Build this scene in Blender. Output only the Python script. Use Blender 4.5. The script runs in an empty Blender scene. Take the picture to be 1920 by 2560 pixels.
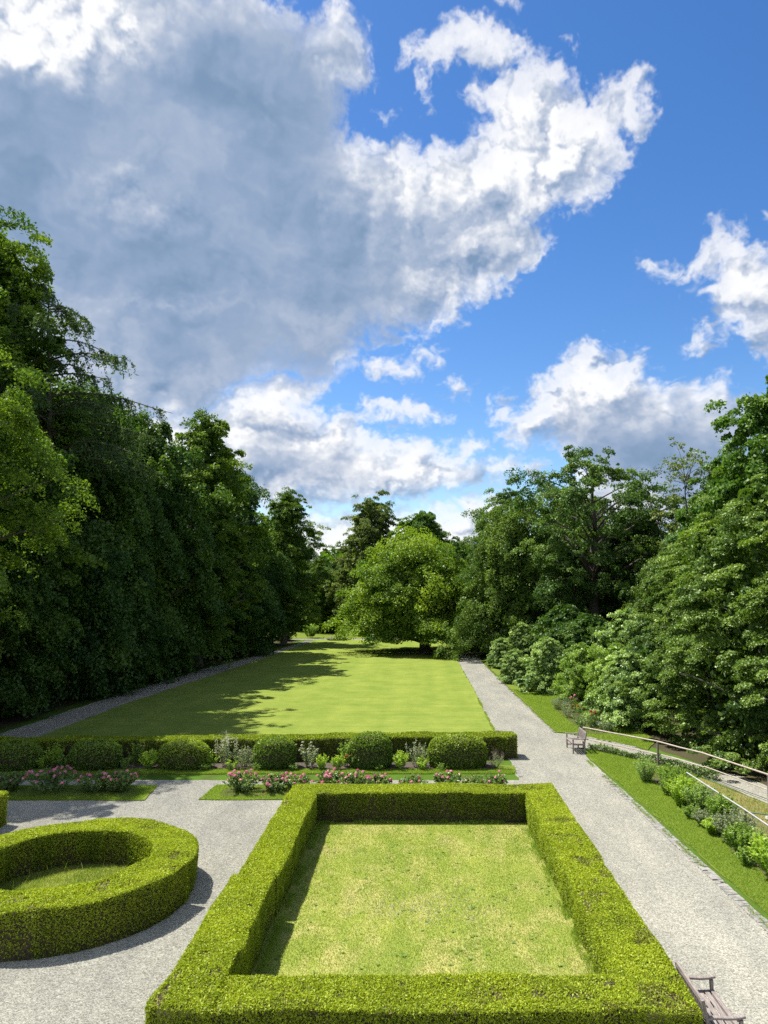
import bpy, bmesh, math, random
import numpy as np
from mathutils import Vector, Matrix, Euler

scene = bpy.context.scene
COL = scene.collection
R = math.radians

# ------------------------------------------------------------------ camera
CAM_H = 7.5
cam_d = bpy.data.cameras.new("camera")
cam_d.sensor_fit = 'VERTICAL'
cam_d.sensor_height = 36.0
cam_d.lens = 1850 / 2560 * 36.0
cam_d.shift_x = -87 / 2560
cam_d.clip_start = 0.1
cam_d.clip_end = 6000
cam = bpy.data.objects.new("camera", cam_d)
COL.objects.link(cam)
cam.location = (0, 0, CAM_H)
cam.rotation_euler = (R(90) + math.atan(176 / 1850), 0, 0)
scene.camera = cam

# ------------------------------------------------------------------ exposure
vs = scene.view_settings
vs.view_transform = 'Standard'; vs.look = 'None'; vs.gamma = 1; vs.use_curve_mapping = False
vs.exposure = 0.82
scene.cycles.use_denoising = False
scene.cycles.max_bounces = 8
scene.cycles.diffuse_bounces = 4
scene.cycles.transmission_bounces = 6
scene.cycles.glossy_bounces = 2
scene.cycles.transparent_max_bounces = 4
scene.cycles.sample_clamp_indirect = 4

# ------------------------------------------------------------------ sun and sky
SUN_EL, SUN_AZ = R(60.5), R(-67)          # azimuth from +Y towards +X: the sun stands to the left, a little ahead
SUN_DIR = Vector((math.sin(SUN_AZ) * math.cos(SUN_EL), math.cos(SUN_AZ) * math.cos(SUN_EL), math.sin(SUN_EL)))
sd = bpy.data.lights.new("sun", 'SUN')
sd.energy = 5.0
sd.angle = R(0.53)
sd.color = (1.0, 0.955, 0.88)
sun = bpy.data.objects.new("sun", sd)
COL.objects.link(sun)
sun.rotation_euler = SUN_DIR.to_track_quat('Z', 'Y').to_euler()
sun.location = (-60, 30, 120)

CLOUD_SHAPES = {
    'main': [(-51.1,33.8),(-39.8,41.6),(-22.5,44.5),(-18.1,40.6),(-14.6,40.6),(-11.6,40.0),(-10.1,38.9),(-8.2,39.1),(-7.1,40.4),(-5.6,39.7),(-4.0,38.1),(-3.3,35.5),(-4.4,34.5),(-6.0,33.9),(-6.1,33.1),(-5.1,32.4),(-2.6,32.0),(-0.9,32.2),(0.6,31.3),(2.1,32.2),(4.0,32.4),(5.5,33.1),(4.6,34.9),(5.9,35.9),(8.2,36.6),(10.4,36.8),(12.6,35.4),(13.6,33.9),(15.8,34.9),(18.3,34.8),(18.4,32.5),(17.3,31.8),(16.0,31.5),(16.7,30.2),(15.8,28.2),(12.7,27.0),(9.8,26.1),(10.4,25.5),(11.2,25.3),(9.4,23.5),(6.7,22.0),(3.9,21.1),(3.1,20.0),(0.9,19.7),(-1.3,19.0),(-4.2,18.7),(-4.9,16.9),(-6.0,16.2),(-7.8,15.4),(-11.0,16.0),(-13.8,14.1),(-15.5,12.3),(-21.0,10.0),(-32.4,7.8),(-48.6,3.7)],
    'arm': [(-0.9,37.9),(0.6,38.4),(2.1,38.9),(4.0,39.3),(5.9,38.9),(7.8,38.4),(9.3,37.3),(10.2,36.4),(8.5,36.0),(5.9,35.8),(4.4,36.2),(3.6,36.8),(2.1,36.3),(0.8,35.8),(-0.2,34.8),(-0.4,35.2),(0.0,36.3),(-0.8,36.6)],
    'low': [(-15.1,13.4),(-13.8,15.0),(-11.7,16.3),(-9.6,15.9),(-6.9,15.9),(-7.3,14.8),(-8.9,14.0),(-7.4,13.4),(-5.6,13.4),(-3.8,11.7),(-1.6,11.2),(0.6,11.1),(2.0,10.5),(4.5,11.2),(5.1,10.4),(3.5,9.6),(5.3,9.1),(7.8,9.1),(10.0,8.7),(10.2,8.1),(6.3,7.9),(4.9,7.1),(1.3,6.2),(-3.8,6.0),(-7.7,5.2),(-12.2,5.5),(-20.8,4.3),(-26.8,4.1),(-27.1,12.0)],
    'a': [(-4.4,17.3),(-3.5,17.5),(-2.0,17.2),(-0.4,16.8),(-0.2,16.1),(-1.6,15.8),(-3.8,15.8)],
    'b': [(-0.5,17.6),(0.6,17.6),(1.6,17.5),(1.3,16.8),(0.2,17.0)],
    'c': [(1.5,15.5),(2.9,15.6),(4.0,14.7),(3.9,14.1),(2.9,14.0)],
    'd': [(-5.6,13.8),(-3.8,14.1),(-0.9,14.0),(0.9,13.3),(2.5,12.5),(1.3,12.1),(-2.0,12.1),(-3.8,12.8)],
    'right': [(5.6,12.5),(7.1,12.9),(8.5,13.7),(8.4,14.7),(9.5,15.5),(10.7,16.2),(12.1,17.6),(13.6,17.9),(14.3,18.2),(14.6,17.1),(15.9,16.8),(17.5,16.6),(18.0,15.3),(18.6,14.6),(20.2,14.1),(22.1,14.2),(23.0,14.4),(23.6,13.4),(25.1,12.6),(25.5,8.3),(26.4,1.9),(17.2,1.3),(11.1,6.2),(11.3,8.7),(9.5,10.2),(6.9,10.3),(6.1,11.1),(7.4,11.8)],
    'edge': [(17.8,22.9),(19.5,23.0),(20.3,22.6),(21.2,23.7),(22.4,24.8),(23.6,24.1),(24.7,24.2),(25.0,23.0),(26.8,22.5),(30.2,21.3),(29.7,12.4),(27.0,14.6),(25.2,15.6),(23.2,17.7),(22.2,17.2),(20.9,16.5),(19.8,17.0),(21.3,18.4),(22.4,18.6),(22.0,20.2),(22.5,21.4),(21.1,21.5),(19.1,21.9)],
    'w1': [(6.9,39.7),(7.9,40.1),(9.0,39.8),(8.4,39.3),(7.7,39.2)],
    'w2': [(11.4,37.6),(11.7,37.8),(12.5,37.3),(13.2,37.4),(12.3,37.0)],
    'w3': [(14.8,35.4),(15.6,35.3),(15.8,34.9),(15.1,34.8)],
    'w4': [(-4.0,34.1),(-2.1,33.9),(-1.1,33.2),(-2.8,33.0)],
    'w5': [(5.7,14.0),(6.6,14.3),(7.3,13.9),(6.6,13.6)],
    'w6': [(-0.2,34.8),(1.0,34.3),(1.1,33.3),(0.4,33.3)],
    'w7': [(25.7,25.4),(26.9,25.4),(26.8,24.3),(25.9,24.5)],
    'w8': [(-0.9,20.0),(1.7,20.8),(4.4,20.5),(3.9,19.5),(1.9,19.3),(-0.2,18.9)],
    'band': [(-9.4,4.9),(-6.6,5.2),(-3.8,5.3),(-0.2,5.5),(2.0,5.8),(4.2,6.3),(6.1,6.5),(6.6,4.9),(7.6,0.6),(-10.8,0.6)],
}
CLOUD_SHADE = [(-15.5,26.3,9.7,7.4,0.7),(-9.5,31.0,5.8,6.1,0.5),(-17.1,22.7,8.4,3.2,0.5),(-7.6,24.1,5.2,4.2,0.3),(-12.5,17.9,7.4,1.9,0.75),(-9.6,17.2,3.5,1.6,0.5),(-28.8,22.7,7.4,6.5,0.55),(-20.2,15.3,6.5,3.5,0.6),(-29.2,29.6,5.5,3.9,0.7),(-17.9,33.9,9.0,5.8,0.75),(-10.7,34.8,3.2,5.2,0.5),(-25.5,28.8,6.5,4.8,0.35),(-15.9,38.0,3.9,2.6,0.35),(-23.2,26.7,2.9,1.9,-0.65),(-19.3,26.1,1.9,1.0,-0.4),(-25.3,36.6,4.5,1.9,-1.0),(-30.3,33.4,3.5,1.6,-1.2),(0.9,25.2,7.4,2.9,0.28),(-3.9,21.6,5.2,2.6,0.35),(5.1,28.3,4.2,1.3,0.2),(-9.5,9.1,5.5,2.6,0.4),(-3.8,9.6,5.2,1.0,0.3),(15.1,9.4,7.4,2.4,0.5),(20.0,9.5,5.8,3.5,0.5),(22.5,7.2,4.8,2.6,0.3),(14.1,13.1,3.9,1.3,0.2),(24.5,19.3,2.3,1.9,0.3),(22.1,22.1,1.9,1.0,0.15),(-2.0,16.3,1.9,0.5,0.2),(-20.3,19.7,6.5,0.4,-0.25)]
CLOUD_AZ, CLOUD_EL, CLOUD_RES = (-58.0, 58.0), (-2.0, 54.0), 18

def lattice(xx, yy, seed):
    """smooth value noise in -1..1 on a unit lattice"""
    r = np.random.default_rng(seed)
    t = r.random((256, 256), dtype=np.float32) * 2 - 1
    xi = np.floor(xx).astype(np.int32); yi = np.floor(yy).astype(np.int32)
    fx = (xx - xi).astype(np.float32); fy = (yy - yi).astype(np.float32)
    fx = fx * fx * fx * (fx * (fx * 6 - 15) + 10); fy = fy * fy * fy * (fy * (fy * 6 - 15) + 10)
    x0 = xi & 255; x1 = (xi + 1) & 255; y0 = yi & 255; y1 = (yi + 1) & 255
    a = t[y0, x0] * (1 - fx) + t[y0, x1] * fx
    b = t[y1, x0] * (1 - fx) + t[y1, x1] * fx
    return a * (1 - fy) + b * fy

def fbm(xx, yy, freq, octs, seed, gain=0.5, billow=False):
    s = 0; amp = 1.0; tot = 0
    ca, sa = math.cos(0.6), math.sin(0.6)
    for k in range(octs):
        n = lattice(xx * freq + 17.3 * k, yy * freq + 9.1 * k, seed + k)
        if billow:
            n = np.abs(n) * 2.2 - 0.6
        s = s + n * amp; tot += amp; amp *= gain; freq *= 2.03
        xx, yy = ca * xx - sa * yy, sa * xx + ca * yy
    return s / tot

def sdf(px, py, poly):
    """signed distance to a polygon, positive inside"""
    d = np.full(px.shape, 1e9, np.float32); ins = np.zeros(px.shape, bool)
    n = len(poly)
    for i in range(n):
        x0, y0 = poly[i]; x1, y1 = poly[(i + 1) % n]
        ex, ey = x1 - x0, y1 - y0
        wx, wy = px - x0, py - y0
        t = np.clip((wx * ex + wy * ey) / (ex * ex + ey * ey + 1e-9), 0, 1)
        d = np.minimum(d, (wx - ex * t) ** 2 + (wy - ey * t) ** 2)
        c = ((y0 > py) != (y1 > py))
        if ey != 0:
            ins ^= c & (px < ex * (py - y0) / ey + x0)
    d = np.sqrt(d)
    return np.where(ins, d, -d)

def sstep(a, b, x):
    t = np.clip((x - a) / (b - a), 0, 1)
    return t * t * (3 - 2 * t)

def cloud_field():
    """coverage and brightness of the cumulus, over azimuth and elevation in degrees"""
    az = np.arange(CLOUD_AZ[0], CLOUD_AZ[1], 1 / CLOUD_RES, dtype=np.float32)
    el = np.arange(CLOUD_EL[0], CLOUD_EL[1], 1 / CLOUD_RES, dtype=np.float32)
    X, Y = np.meshgrid(az, el)
    Yw = Y * 1.25
    wx = fbm(X, Yw, 0.35, 4, 11); wy = fbm(X, Yw, 0.35, 4, 31)
    hx = fbm(X, Yw, 2.2, 4, 51); hy = fbm(X, Yw, 2.2, 4, 71)
    px = X + wx * 1.1 + hx * 0.45; py = Y + wy * 0.9 + hy * 0.4
    big = fbm(px, py * 1.2, 0.45, 6, 91, 0.55, True)
    fine = fbm(X + wx * 1.5, Yw + wy * 1.5, 1.3, 6, 131, 0.6)
    S = np.full(X.shape, -9.0, np.float32)
    for name, poly in CLOUD_SHAPES.items():
        pol = np.array(poly)
        x0, y0 = pol.min(0) - 5; x1, y1 = pol.max(0) + 5
        m = np.ix_((el > y0) & (el < y1), (az > x0) & (az < x1))
        d = sdf(px[m], py[m], poly)
        if name[0] == 'w':
            d = d * 1.0 - 0.25
        S[m] = np.maximum(S[m], d)
    edge = S + big * 0.55 + fine * 0.75
    cov = sstep(-0.35, 0.9, edge)
    thin = sstep(0.2, 2.6, S + big * 0.8 + fine * 0.6)
    cov = cov * (0.72 + 0.28 * thin)
    D = np.zeros(X.shape, np.float32)
    qx = X + wx * 2.4 + hx * 0.3; qy = Y + wy * 2.0 + hy * 0.3
    for cx, cy, rx, ry, w in CLOUD_SHADE:
        D += w * np.exp(-(((qx - cx) / rx) ** 2 + ((qy - cy) / ry) ** 2))
    puff = fbm(px, py * 1.2, 0.33, 3, 211, 0.42, True)
    soft = fbm(X + wx * 2.5, Yw + wy * 2.5, 0.16, 5, 171)
    hgt = np.clip(S, -0.5, 4) * 0.35 + puff * 1.15 + big * 0.2 + soft * 0.7
    k = 7
    rel = hgt - np.roll(np.roll(hgt, -k, 0), k, 1)          # towards the upper left, where the sun is
    k2 = 24
    rel2 = hgt - np.roll(np.roll(hgt, -k2, 0), k2 // 2, 1)
    Dc = (1 - np.exp(-1.05 * np.maximum(D, 0))) * 1.08 - np.maximum(-D, 0)
    amp = 1 - 0.86 * np.clip(Dc * 1.35, 0, 1)
    b = 0.90 - 0.74 * Dc + amp * (rel * 0.30 * (1 - .6 * np.clip(Dc, 0, 1)) + rel2 * 0.30) + soft * 0.27 * (0.5 + Dc)
    b = b + 0.10 * (1 - sstep(0.0, 1.6, S)) * (1 - 0.5 * np.clip(Dc, 0, 1))
    b = b - 0.30 * sstep(1.5, 7, S) * 0.5
    fade = sstep(CLOUD_AZ[0], CLOUD_AZ[0] + 6, X) * sstep(-CLOUD_AZ[1], -CLOUD_AZ[1] + 6, -X) * sstep(-CLOUD_EL[1], -CLOUD_EL[1] + 5, -Y)
    return cov * fade, np.clip(b, 0, 1)

def build_world():
    w = bpy.data.worlds.new("World"); scene.world = w; w.use_nodes = True
    nt = w.node_tree; N = nt.nodes; L = nt.links; N.clear()
    out = N.new('ShaderNodeOutputWorld')
    sky = N.new('ShaderNodeTexSky'); sky.sky_type = 'NISHITA'; sky.sun_disc = False
    sky.sun_elevation = SUN_EL; sky.sun_rotation = SUN_AZ
    sky.altitude = 400; sky.air_density = 1.0; sky.dust_density = 0.4; sky.ozone_density = 2.2
    hsv = N.new('ShaderNodeHueSaturation'); hsv.inputs['Saturation'].default_value = 1.29; hsv.inputs['Hue'].default_value = 0.506; hsv.inputs['Value'].default_value = SKY_VAL
    L.new(sky.outputs[0], hsv.inputs['Color'])
    bg = N.new('ShaderNodeBackground'); bg.inputs['Strength'].default_value = 0.10
    L.new(hsv.outputs[0], bg.inputs['Color'])
    cov, bri = cloud_field()
    h, wd = cov.shape
    img = bpy.data.images.new("cumulus", wd, h, alpha=False, float_buffer=True)
    img.colorspace_settings.name = 'Non-Color'
    px = np.zeros((h, wd, 4), np.float32); px[..., 0] = cov; px[..., 1] = bri; px[..., 3] = 1
    img.pixels.foreach_set(px.ravel()); img.update()
    tc = N.new('ShaderNodeTexCoord'); sp = N.new('ShaderNodeSeparateXYZ')
    L.new(tc.outputs['Generated'], sp.inputs[0])
    def m(op, a, b=None, c=None):
        n = N.new('ShaderNodeMath'); n.operation = op
        for i, v in enumerate((a, b, c)):
            if v is None: continue
            if isinstance(v, (int, float)): n.inputs[i].default_value = v
            else: L.new(v, n.inputs[i])
        return n.outputs[0]
    azn = m('ARCTAN2', sp.outputs['X'], sp.outputs['Y'])
    eln = m('ARCSINE', sp.outputs['Z'])
    u = m('MULTIPLY_ADD', azn, 180 / math.pi / (CLOUD_AZ[1] - CLOUD_AZ[0]), -CLOUD_AZ[0] / (CLOUD_AZ[1] - CLOUD_AZ[0]))
    v = m('MULTIPLY_ADD', eln, 180 / math.pi / (CLOUD_EL[1] - CLOUD_EL[0]), -CLOUD_EL[0] / (CLOUD_EL[1] - CLOUD_EL[0]))
    cb = N.new('ShaderNodeCombineXYZ'); L.new(u, cb.inputs[0]); L.new(v, cb.inputs[1])
    im = N.new('ShaderNodeTexImage'); im.image = img; im.extension = 'CLIP'; im.interpolation = 'Cubic'
    L.new(cb.outputs[0], im.inputs[0])
    sc = N.new('ShaderNodeSeparateColor'); L.new(im.outputs['Color'], sc.inputs[0])
    rp = N.new('ShaderNodeValToRGB'); cr = rp.color_ramp
    stops = [(0.0, (.21, .32, .49)), (.25, (.30, .405, .58)), (.5, (.44, .52, .67)), (.75, (.68, .73, .82)), (1.0, (.98, .985, 1.0))]
    cr.elements[0].position = 0; cr.elements[0].color = stops[0][1] + (1,)
    cr.elements[1].position = 1; cr.elements[1].color = stops[-1][1] + (1,)
    for p_, c_ in stops[1:-1]:
        e = cr.elements.new(p_); e.color = c_ + (1,)
    L.new(sc.outputs[1], rp.inputs[0])
    bg2 = N.new('ShaderNodeBackground'); bg2.inputs['Strength'].default_value = CLOUD_VAL
    L.new(rp.outputs[0], bg2.inputs['Color'])
    # unseen clouds added behind and beside the camera to brighten the shaded sides
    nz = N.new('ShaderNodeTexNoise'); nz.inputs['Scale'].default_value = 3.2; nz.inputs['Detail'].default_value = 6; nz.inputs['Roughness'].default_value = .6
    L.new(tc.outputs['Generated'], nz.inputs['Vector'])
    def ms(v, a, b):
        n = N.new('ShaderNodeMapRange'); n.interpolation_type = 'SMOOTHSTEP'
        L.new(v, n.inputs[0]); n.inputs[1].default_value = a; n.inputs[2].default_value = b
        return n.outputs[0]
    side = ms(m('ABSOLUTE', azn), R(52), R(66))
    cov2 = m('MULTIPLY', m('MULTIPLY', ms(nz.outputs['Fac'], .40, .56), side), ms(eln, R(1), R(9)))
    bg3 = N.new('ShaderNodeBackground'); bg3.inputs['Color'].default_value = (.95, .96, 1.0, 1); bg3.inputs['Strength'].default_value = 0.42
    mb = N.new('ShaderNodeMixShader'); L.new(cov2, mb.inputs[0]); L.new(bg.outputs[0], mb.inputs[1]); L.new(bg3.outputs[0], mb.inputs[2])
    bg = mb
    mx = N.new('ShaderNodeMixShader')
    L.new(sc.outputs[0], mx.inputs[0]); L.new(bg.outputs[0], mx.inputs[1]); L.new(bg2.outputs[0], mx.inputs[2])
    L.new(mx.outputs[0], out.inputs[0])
SKY_VAL = 1.0
CLOUD_VAL = 0.575
build_world()


# ------------------------------------------------------------------ materials
def mat(name):
    m = bpy.data.materials.new(name); m.use_nodes = True
    nt = m.node_tree; nt.nodes.clear()
    out = nt.nodes.new('ShaderNodeOutputMaterial')
    return m, nt, nt.nodes, nt.links, out

def node(nt, kind, **kw):
    n = nt.nodes.new(kind)
    for k, v in kw.items(): setattr(n, k, v)
    return n

def noise(nt, vec, scale, detail=4, rough=0.55, dist=0.0):
    n = node(nt, 'ShaderNodeTexNoise')
    n.inputs['Scale'].default_value = scale; n.inputs['Detail'].default_value = detail
    n.inputs['Roughness'].default_value = rough; n.inputs['Distortion'].default_value = dist
    if vec is not None: nt.links.new(vec, n.inputs['Vector'])
    return n.outputs['Fac']

def ramp(nt, fac, stops):
    r = node(nt, 'ShaderNodeValToRGB'); cr = r.color_ramp
    cr.elements[0].position = stops[0][0]; cr.elements[0].color = stops[0][1] + (1,)
    cr.elements[1].position = stops[-1][0]; cr.elements[1].color = stops[-1][1] + (1,)
    for p_, c_ in stops[1:-1]:
        e = cr.elements.new(p_); e.color = c_ + (1,)
    nt.links.new(fac, r.inputs[0])
    return r.outputs[0]

def mixc(nt, fac, a, b, mode='MIX'):
    n = node(nt, 'ShaderNodeMix', data_type='RGBA', blend_type=mode)
    for s, v in ((0, fac), (6, a), (7, b)):
        if isinstance(v, (int, float)): n.inputs[s].default_value = v
        elif isinstance(v, tuple): n.inputs[s].default_value = v + (1,)
        else: nt.links.new(v, n.inputs[s])
    return n.outputs[2]

def wpos(nt, sx=1, sy=1, sz=1):
    g = node(nt, 'ShaderNodeNewGeometry')
    mp = node(nt, 'ShaderNodeMapping'); mp.inputs['Scale'].default_value = (sx, sy, sz)
    nt.links.new(g.outputs['Position'], mp.inputs['Vector'])
    return mp.outputs[0]

def bump(nt, h, strength, dist):
    b = node(nt, 'ShaderNodeBump'); b.inputs['Strength'].default_value = strength; b.inputs['Distance'].default_value = dist
    nt.links.new(h, b.inputs['Height'])
    return b.outputs[0]

def leaf_mat(name, c0, c1, trans=0.38, tcol=(1.25, 1.35, 0.45), gloss=0.035, rough=0.5):
    """leaf blades: colour runs from c0 to c1 with each leaf's own tint, light passes through"""
    m, nt, N, L, out = mat(name)
    at = node(nt, 'ShaderNodeAttribute', attribute_name='tint')
    col = mixc(nt, at.outputs['Fac'], c0, c1)
    d = node(nt, 'ShaderNodeBsdfDiffuse'); L.new(col, d.inputs[0])
    t = node(nt, 'ShaderNodeBsdfTranslucent'); L.new(mixc(nt, 1.0, col, tcol, 'MULTIPLY'), t.inputs[0])
    mx = node(nt, 'ShaderNodeMixShader'); mx.inputs[0].default_value = trans
    L.new(d.outputs[0], mx.inputs[1]); L.new(t.outputs[0], mx.inputs[2])
    g = node(nt, 'ShaderNodeBsdfGlossy'); g.inputs['Roughness'].default_value = rough; g.inputs[0].default_value = (0.75, 0.85, 0.62, 1)
    m2 = node(nt, 'ShaderNodeMixShader'); m2.inputs[0].default_value = gloss
    L.new(mx.outputs[0], m2.inputs[1]); L.new(g.outputs[0], m2.inputs[2])
    L.new(m2.outputs[0], out.inputs[0])
    return m

def plain(name, col, rough=0.7, nscale=None, namp=0.25, metal=0.0, stretch=(1, 1, 1), obj=True, bmp=0.0):
    m, nt, N, L, out = mat(name)
    p = node(nt, 'ShaderNodeBsdfPrincipled')
    p.inputs['Roughness'].default_value = rough; p.inputs['Metallic'].default_value = metal
    if nscale:
        tc = node(nt, 'ShaderNodeTexCoord'); mp = node(nt, 'ShaderNodeMapping'); mp.inputs['Scale'].default_value = stretch
        L.new(tc.outputs['Object'], mp.inputs[0])
        f = noise(nt, mp.outputs[0], nscale, 5, 0.6)
        lo = tuple(c * (1 - namp) for c in col); hi = tuple(min(1, c * (1 + namp)) for c in col)
        L.new(ramp(nt, f, [(0.3, lo), (0.7, hi)]), p.inputs['Base Color'])
        if bmp: L.new(bump(nt, f, 0.6, bmp), p.inputs['Normal'])
    else:
        p.inputs['Base Color'].default_value = col + (1,)
    L.new(p.outputs[0], out.inputs[0])
    return m

def gravel_mat(name, tone=1.0, warm=0.0):
    m, nt, N, L, out = mat(name)
    P = wpos(nt)
    vo = node(nt, 'ShaderNodeTexVoronoi'); vo.inputs['Scale'].default_value = 55; L.new(P, vo.inputs['Vector'])
    vo2 = node(nt, 'ShaderNodeTexVoronoi'); vo2.inputs['Scale'].default_value = 20; L.new(P, vo2.inputs['Vector'])
    sp = node(nt, 'ShaderNodeSeparateColor'); L.new(vo.outputs['Color'], sp.inputs[0])
    sp2 = node(nt, 'ShaderNodeSeparateColor'); L.new(vo2.outputs['Color'], sp2.inputs[0])
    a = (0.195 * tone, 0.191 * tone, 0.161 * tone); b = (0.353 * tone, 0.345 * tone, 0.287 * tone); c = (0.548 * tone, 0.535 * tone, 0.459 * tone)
    col = ramp(nt, sp.outputs[0], [(0.0, a), (0.45, b), (1.0, c)])
    col2 = ramp(nt, sp2.outputs[0], [(0.0, (0.80, 0.80, 0.79)), (0.6, (1, 1, 1)), (1, (1.12, 1.12, 1.10))])
    col = mixc(nt, 0.7, col, col2, 'MULTIPLY')
    # worn and dusty areas, faint tracks along the way
    f1 = noise(nt, wpos(nt, 1, .35, 1), 0.9, 5, 0.6)
    col = mixc(nt, 1.0, col, ramp(nt, f1, [(0.3, (0.82, 0.825, 0.84)), (0.7, (1.13, 1.12, 1.09))]), 'MULTIPLY')
    f2 = noise(nt, P, 0.35, 4, 0.6)
    col = mixc(nt, ramp(nt, f2, [(0.56, (0, 0, 0)), (0.78, (.28, .28, .28))]), col, (0.36, 0.30, 0.23))
    d = node(nt, 'ShaderNodeBsdfDiffuse'); L.new(col, d.inputs[0]); d.inputs['Roughness'].default_value = 0.8
    hh = node(nt, 'ShaderNodeMath', operation='ADD'); L.new(vo.outputs['Distance'], hh.inputs[0])
    h2 = noise(nt, P, 6, 5, 0.7); L.new(h2, hh.inputs[1])
    L.new(bump(nt, hh.outputs[0], 0.8, 0.02), d.inputs['Normal'])
    L.new(d.outputs[0], out.inputs[0])
    return m

def grass_mat(name, c_lo, c_mid, c_hi, dry=None, dry_amt=0.0, stripes=False, dscale=0.5, patch=False):
    m, nt, N, L, out = mat(name)
    P = wpos(nt)
    f = noise(nt, P, 26, 6, 0.7)
    col = ramp(nt, f, [(0.3, c_lo), (0.5, c_mid), (0.72, c_hi)])
    f2 = noise(nt, P, 0.55, 5, 0.6)
    col = mixc(nt, 1.0, col, ramp(nt, f2, [(0.3, (0.8, 0.86, 0.8)), (0.7, (1.14, 1.08, 1.1))]), 'MULTIPLY')
    if stripes:
        # mown in bands across the lawn: short streaks along x
        f3 = noise(nt, wpos(nt, 0.16, 2.6, 1), 1.0, 6, 0.7, 0.1)
        col = mixc(nt, 1.0, col, ramp(nt, f3, [(0.32, (0.87, 0.90, 0.86)), (0.5, (1, 1, 1)), (0.68, (1.11, 1.07, 1.1))]), 'MULTIPLY')
        f7 = noise(nt, wpos(nt, 1.6, 9.0, 1), 1.0, 5, 0.75)
        col = mixc(nt, 1.0, col, ramp(nt, f7, [(0.3, (0.84, 0.87, 0.82)), (0.7, (1.16, 1.12, 1.17))]), 'MULTIPLY')
        f4 = noise(nt, wpos(nt, 0.9, 0.05, 1), 1.0, 3, 0.5)
        col = mixc(nt, 1.0, col, ramp(nt, f4, [(0.35, (0.93, 0.95, 0.93)), (0.65, (1.07, 1.04, 1.05))]), 'MULTIPLY')
    if patch:
        f6 = noise(nt, wpos(nt, 2.2, .22, 1), 1.0, 4, 0.6)
        col = mixc(nt, 1.0, col, ramp(nt, f6, [(0.35, (0.90, 0.93, 0.9)), (0.65, (1.12, 1.07, 1.12))]), 'MULTIPLY')
    if dry:
        f5 = noise(nt, wpos(nt, 1.3, 0.7, 1), dscale, 7, 0.72, 0.4)
        col = mixc(nt, ramp(nt, f5, [(0.50 - dry_amt * .2, (0, 0, 0)), (0.72 - dry_amt * .2, (.65, .65, .65))]), col, dry)
    d = node(nt, 'ShaderNodeBsdfDiffuse'); L.new(col, d.inputs[0])
    fb = noise(nt, P, 45, 5, 0.75)
    L.new(bump(nt, fb, 0.6, 0.03), d.inputs['Normal'])
    L.new(d.outputs[0], out.inputs[0])
    return m

M = {}
M['gravel'] = gravel_mat('pale_gravel')
M['lane'] = gravel_mat('shaded_lane_gravel', 0.72)  # same gravel, toned down: the tree shade over the lane is in the colour
M['lawn'] = grass_mat('mown_lawn', (.136, .184, .034), (.188, .244, .047), (.25, .298, .068), stripes=True)
M['verge'] = grass_mat('verge_grass', (.095, .14, .022), (.135, .182, .032), (.185, .225, .047))
M['dry_lawn'] = grass_mat('sunburnt_grass', (.19, .245, .042), (.255, .31, .058), (.345, .375, .095), dry=(.56, .45, .21), dry_amt=.22, dscale=.75, patch=True)
M['field'] = grass_mat('park_grass', (.05, .10, .014), (.075, .14, .02), (.11, .18, .03), dry=(.07, .05, .03), dry_amt=.1)
M['litter'] = grass_mat('leaf_litter', (.05, .045, .028), (.075, .065, .04), (.11, .095, .055), dry=(.06, .09, .02), dry_amt=.2, dscale=.6)
M['soil'] = plain('bed_soil', (.075, .055, .04), .95, 9, .5, bmp=.05)
M['bank'] = grass_mat('dry_bank', (.16, .13, .06), (.26, .21, .10), (.36, .30, .16), dry=(.14, .16, .05), dry_amt=.1, dscale=1.2)
M['sett'] = plain('granite_sett', (.235, .228, .208), .85, 6, .45)
M['bark'] = plain('bark', (.075, .06, .048), .9, 5, .45, stretch=(2, 2, .35), bmp=.04)
M['bark_pale'] = plain('grey_bark', (.14, .125, .11), .9, 5, .4, stretch=(2, 2, .35), bmp=.03)
M['twig'] = plain('hedge_twigs', (.055, .042, .022), .95, 14, .6, bmp=.05)
M['teak'] = plain('weathered_teak', (.24, .205, .185), .75, 9, .5, stretch=(6, .6, 6), bmp=.004)
M['rail_wood'] = plain('pale_rail_wood', (.40, .34, .28), .7, 6, .25, stretch=(1, 1, 4))
M['post_wood'] = plain('grey_post_wood', (.17, .145, .125), .8, 8, .3, stretch=(4, 4, .6))
M['steel'] = plain('galvanised_steel', (.47, .47, .46), .5, 5, .15, metal=.4)
M['wire'] = plain('green_wire', (.10, .17, .13), .6, metal=.2)
M['stone'] = plain('field_stone', (.38, .36, .33), .85, 5, .35, bmp=.03)
M['rock'] = plain('mossy_rock', (.10, .095, .07), .9, 3, .5, bmp=.05)

M['hedge'] = leaf_mat('hedge_foliage', (.095, .16, .018), (.46, .53, .042), trans=.36, gloss=.02, tcol=(1.2, 1.25, .4))
M['hedge_tall'] = leaf_mat('long_hedge_foliage', (.075, .13, .014), (.32, .39, .028), trans=.30, gloss=.02)
M['yew'] = leaf_mat('yew_foliage', (.06, .13, .02), (.27, .37, .05), trans=.32, gloss=.03)
M['yew_gold'] = leaf_mat('golden_yew_foliage', (.085, .155, .02), (.38, .47, .06), trans=.34, gloss=.03)
M['linden'] = leaf_mat('linden_leaves', (.04, .10, .015), (.20, .29, .03), trans=.40, gloss=.03)
M['linden_dark'] = leaf_mat('dark_linden_leaves', (.026, .075, .021), (.125, .21, .036), trans=.36, gloss=.03)
M['maple_gold'] = leaf_mat('golden_maple_leaves', (.045, .115, .018), (.23, .32, .036), trans=.38, gloss=.03)
M['larch'] = leaf_mat('larch_needles', (.045, .09, .035), (.12, .18, .07), trans=.35, gloss=.03)
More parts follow.
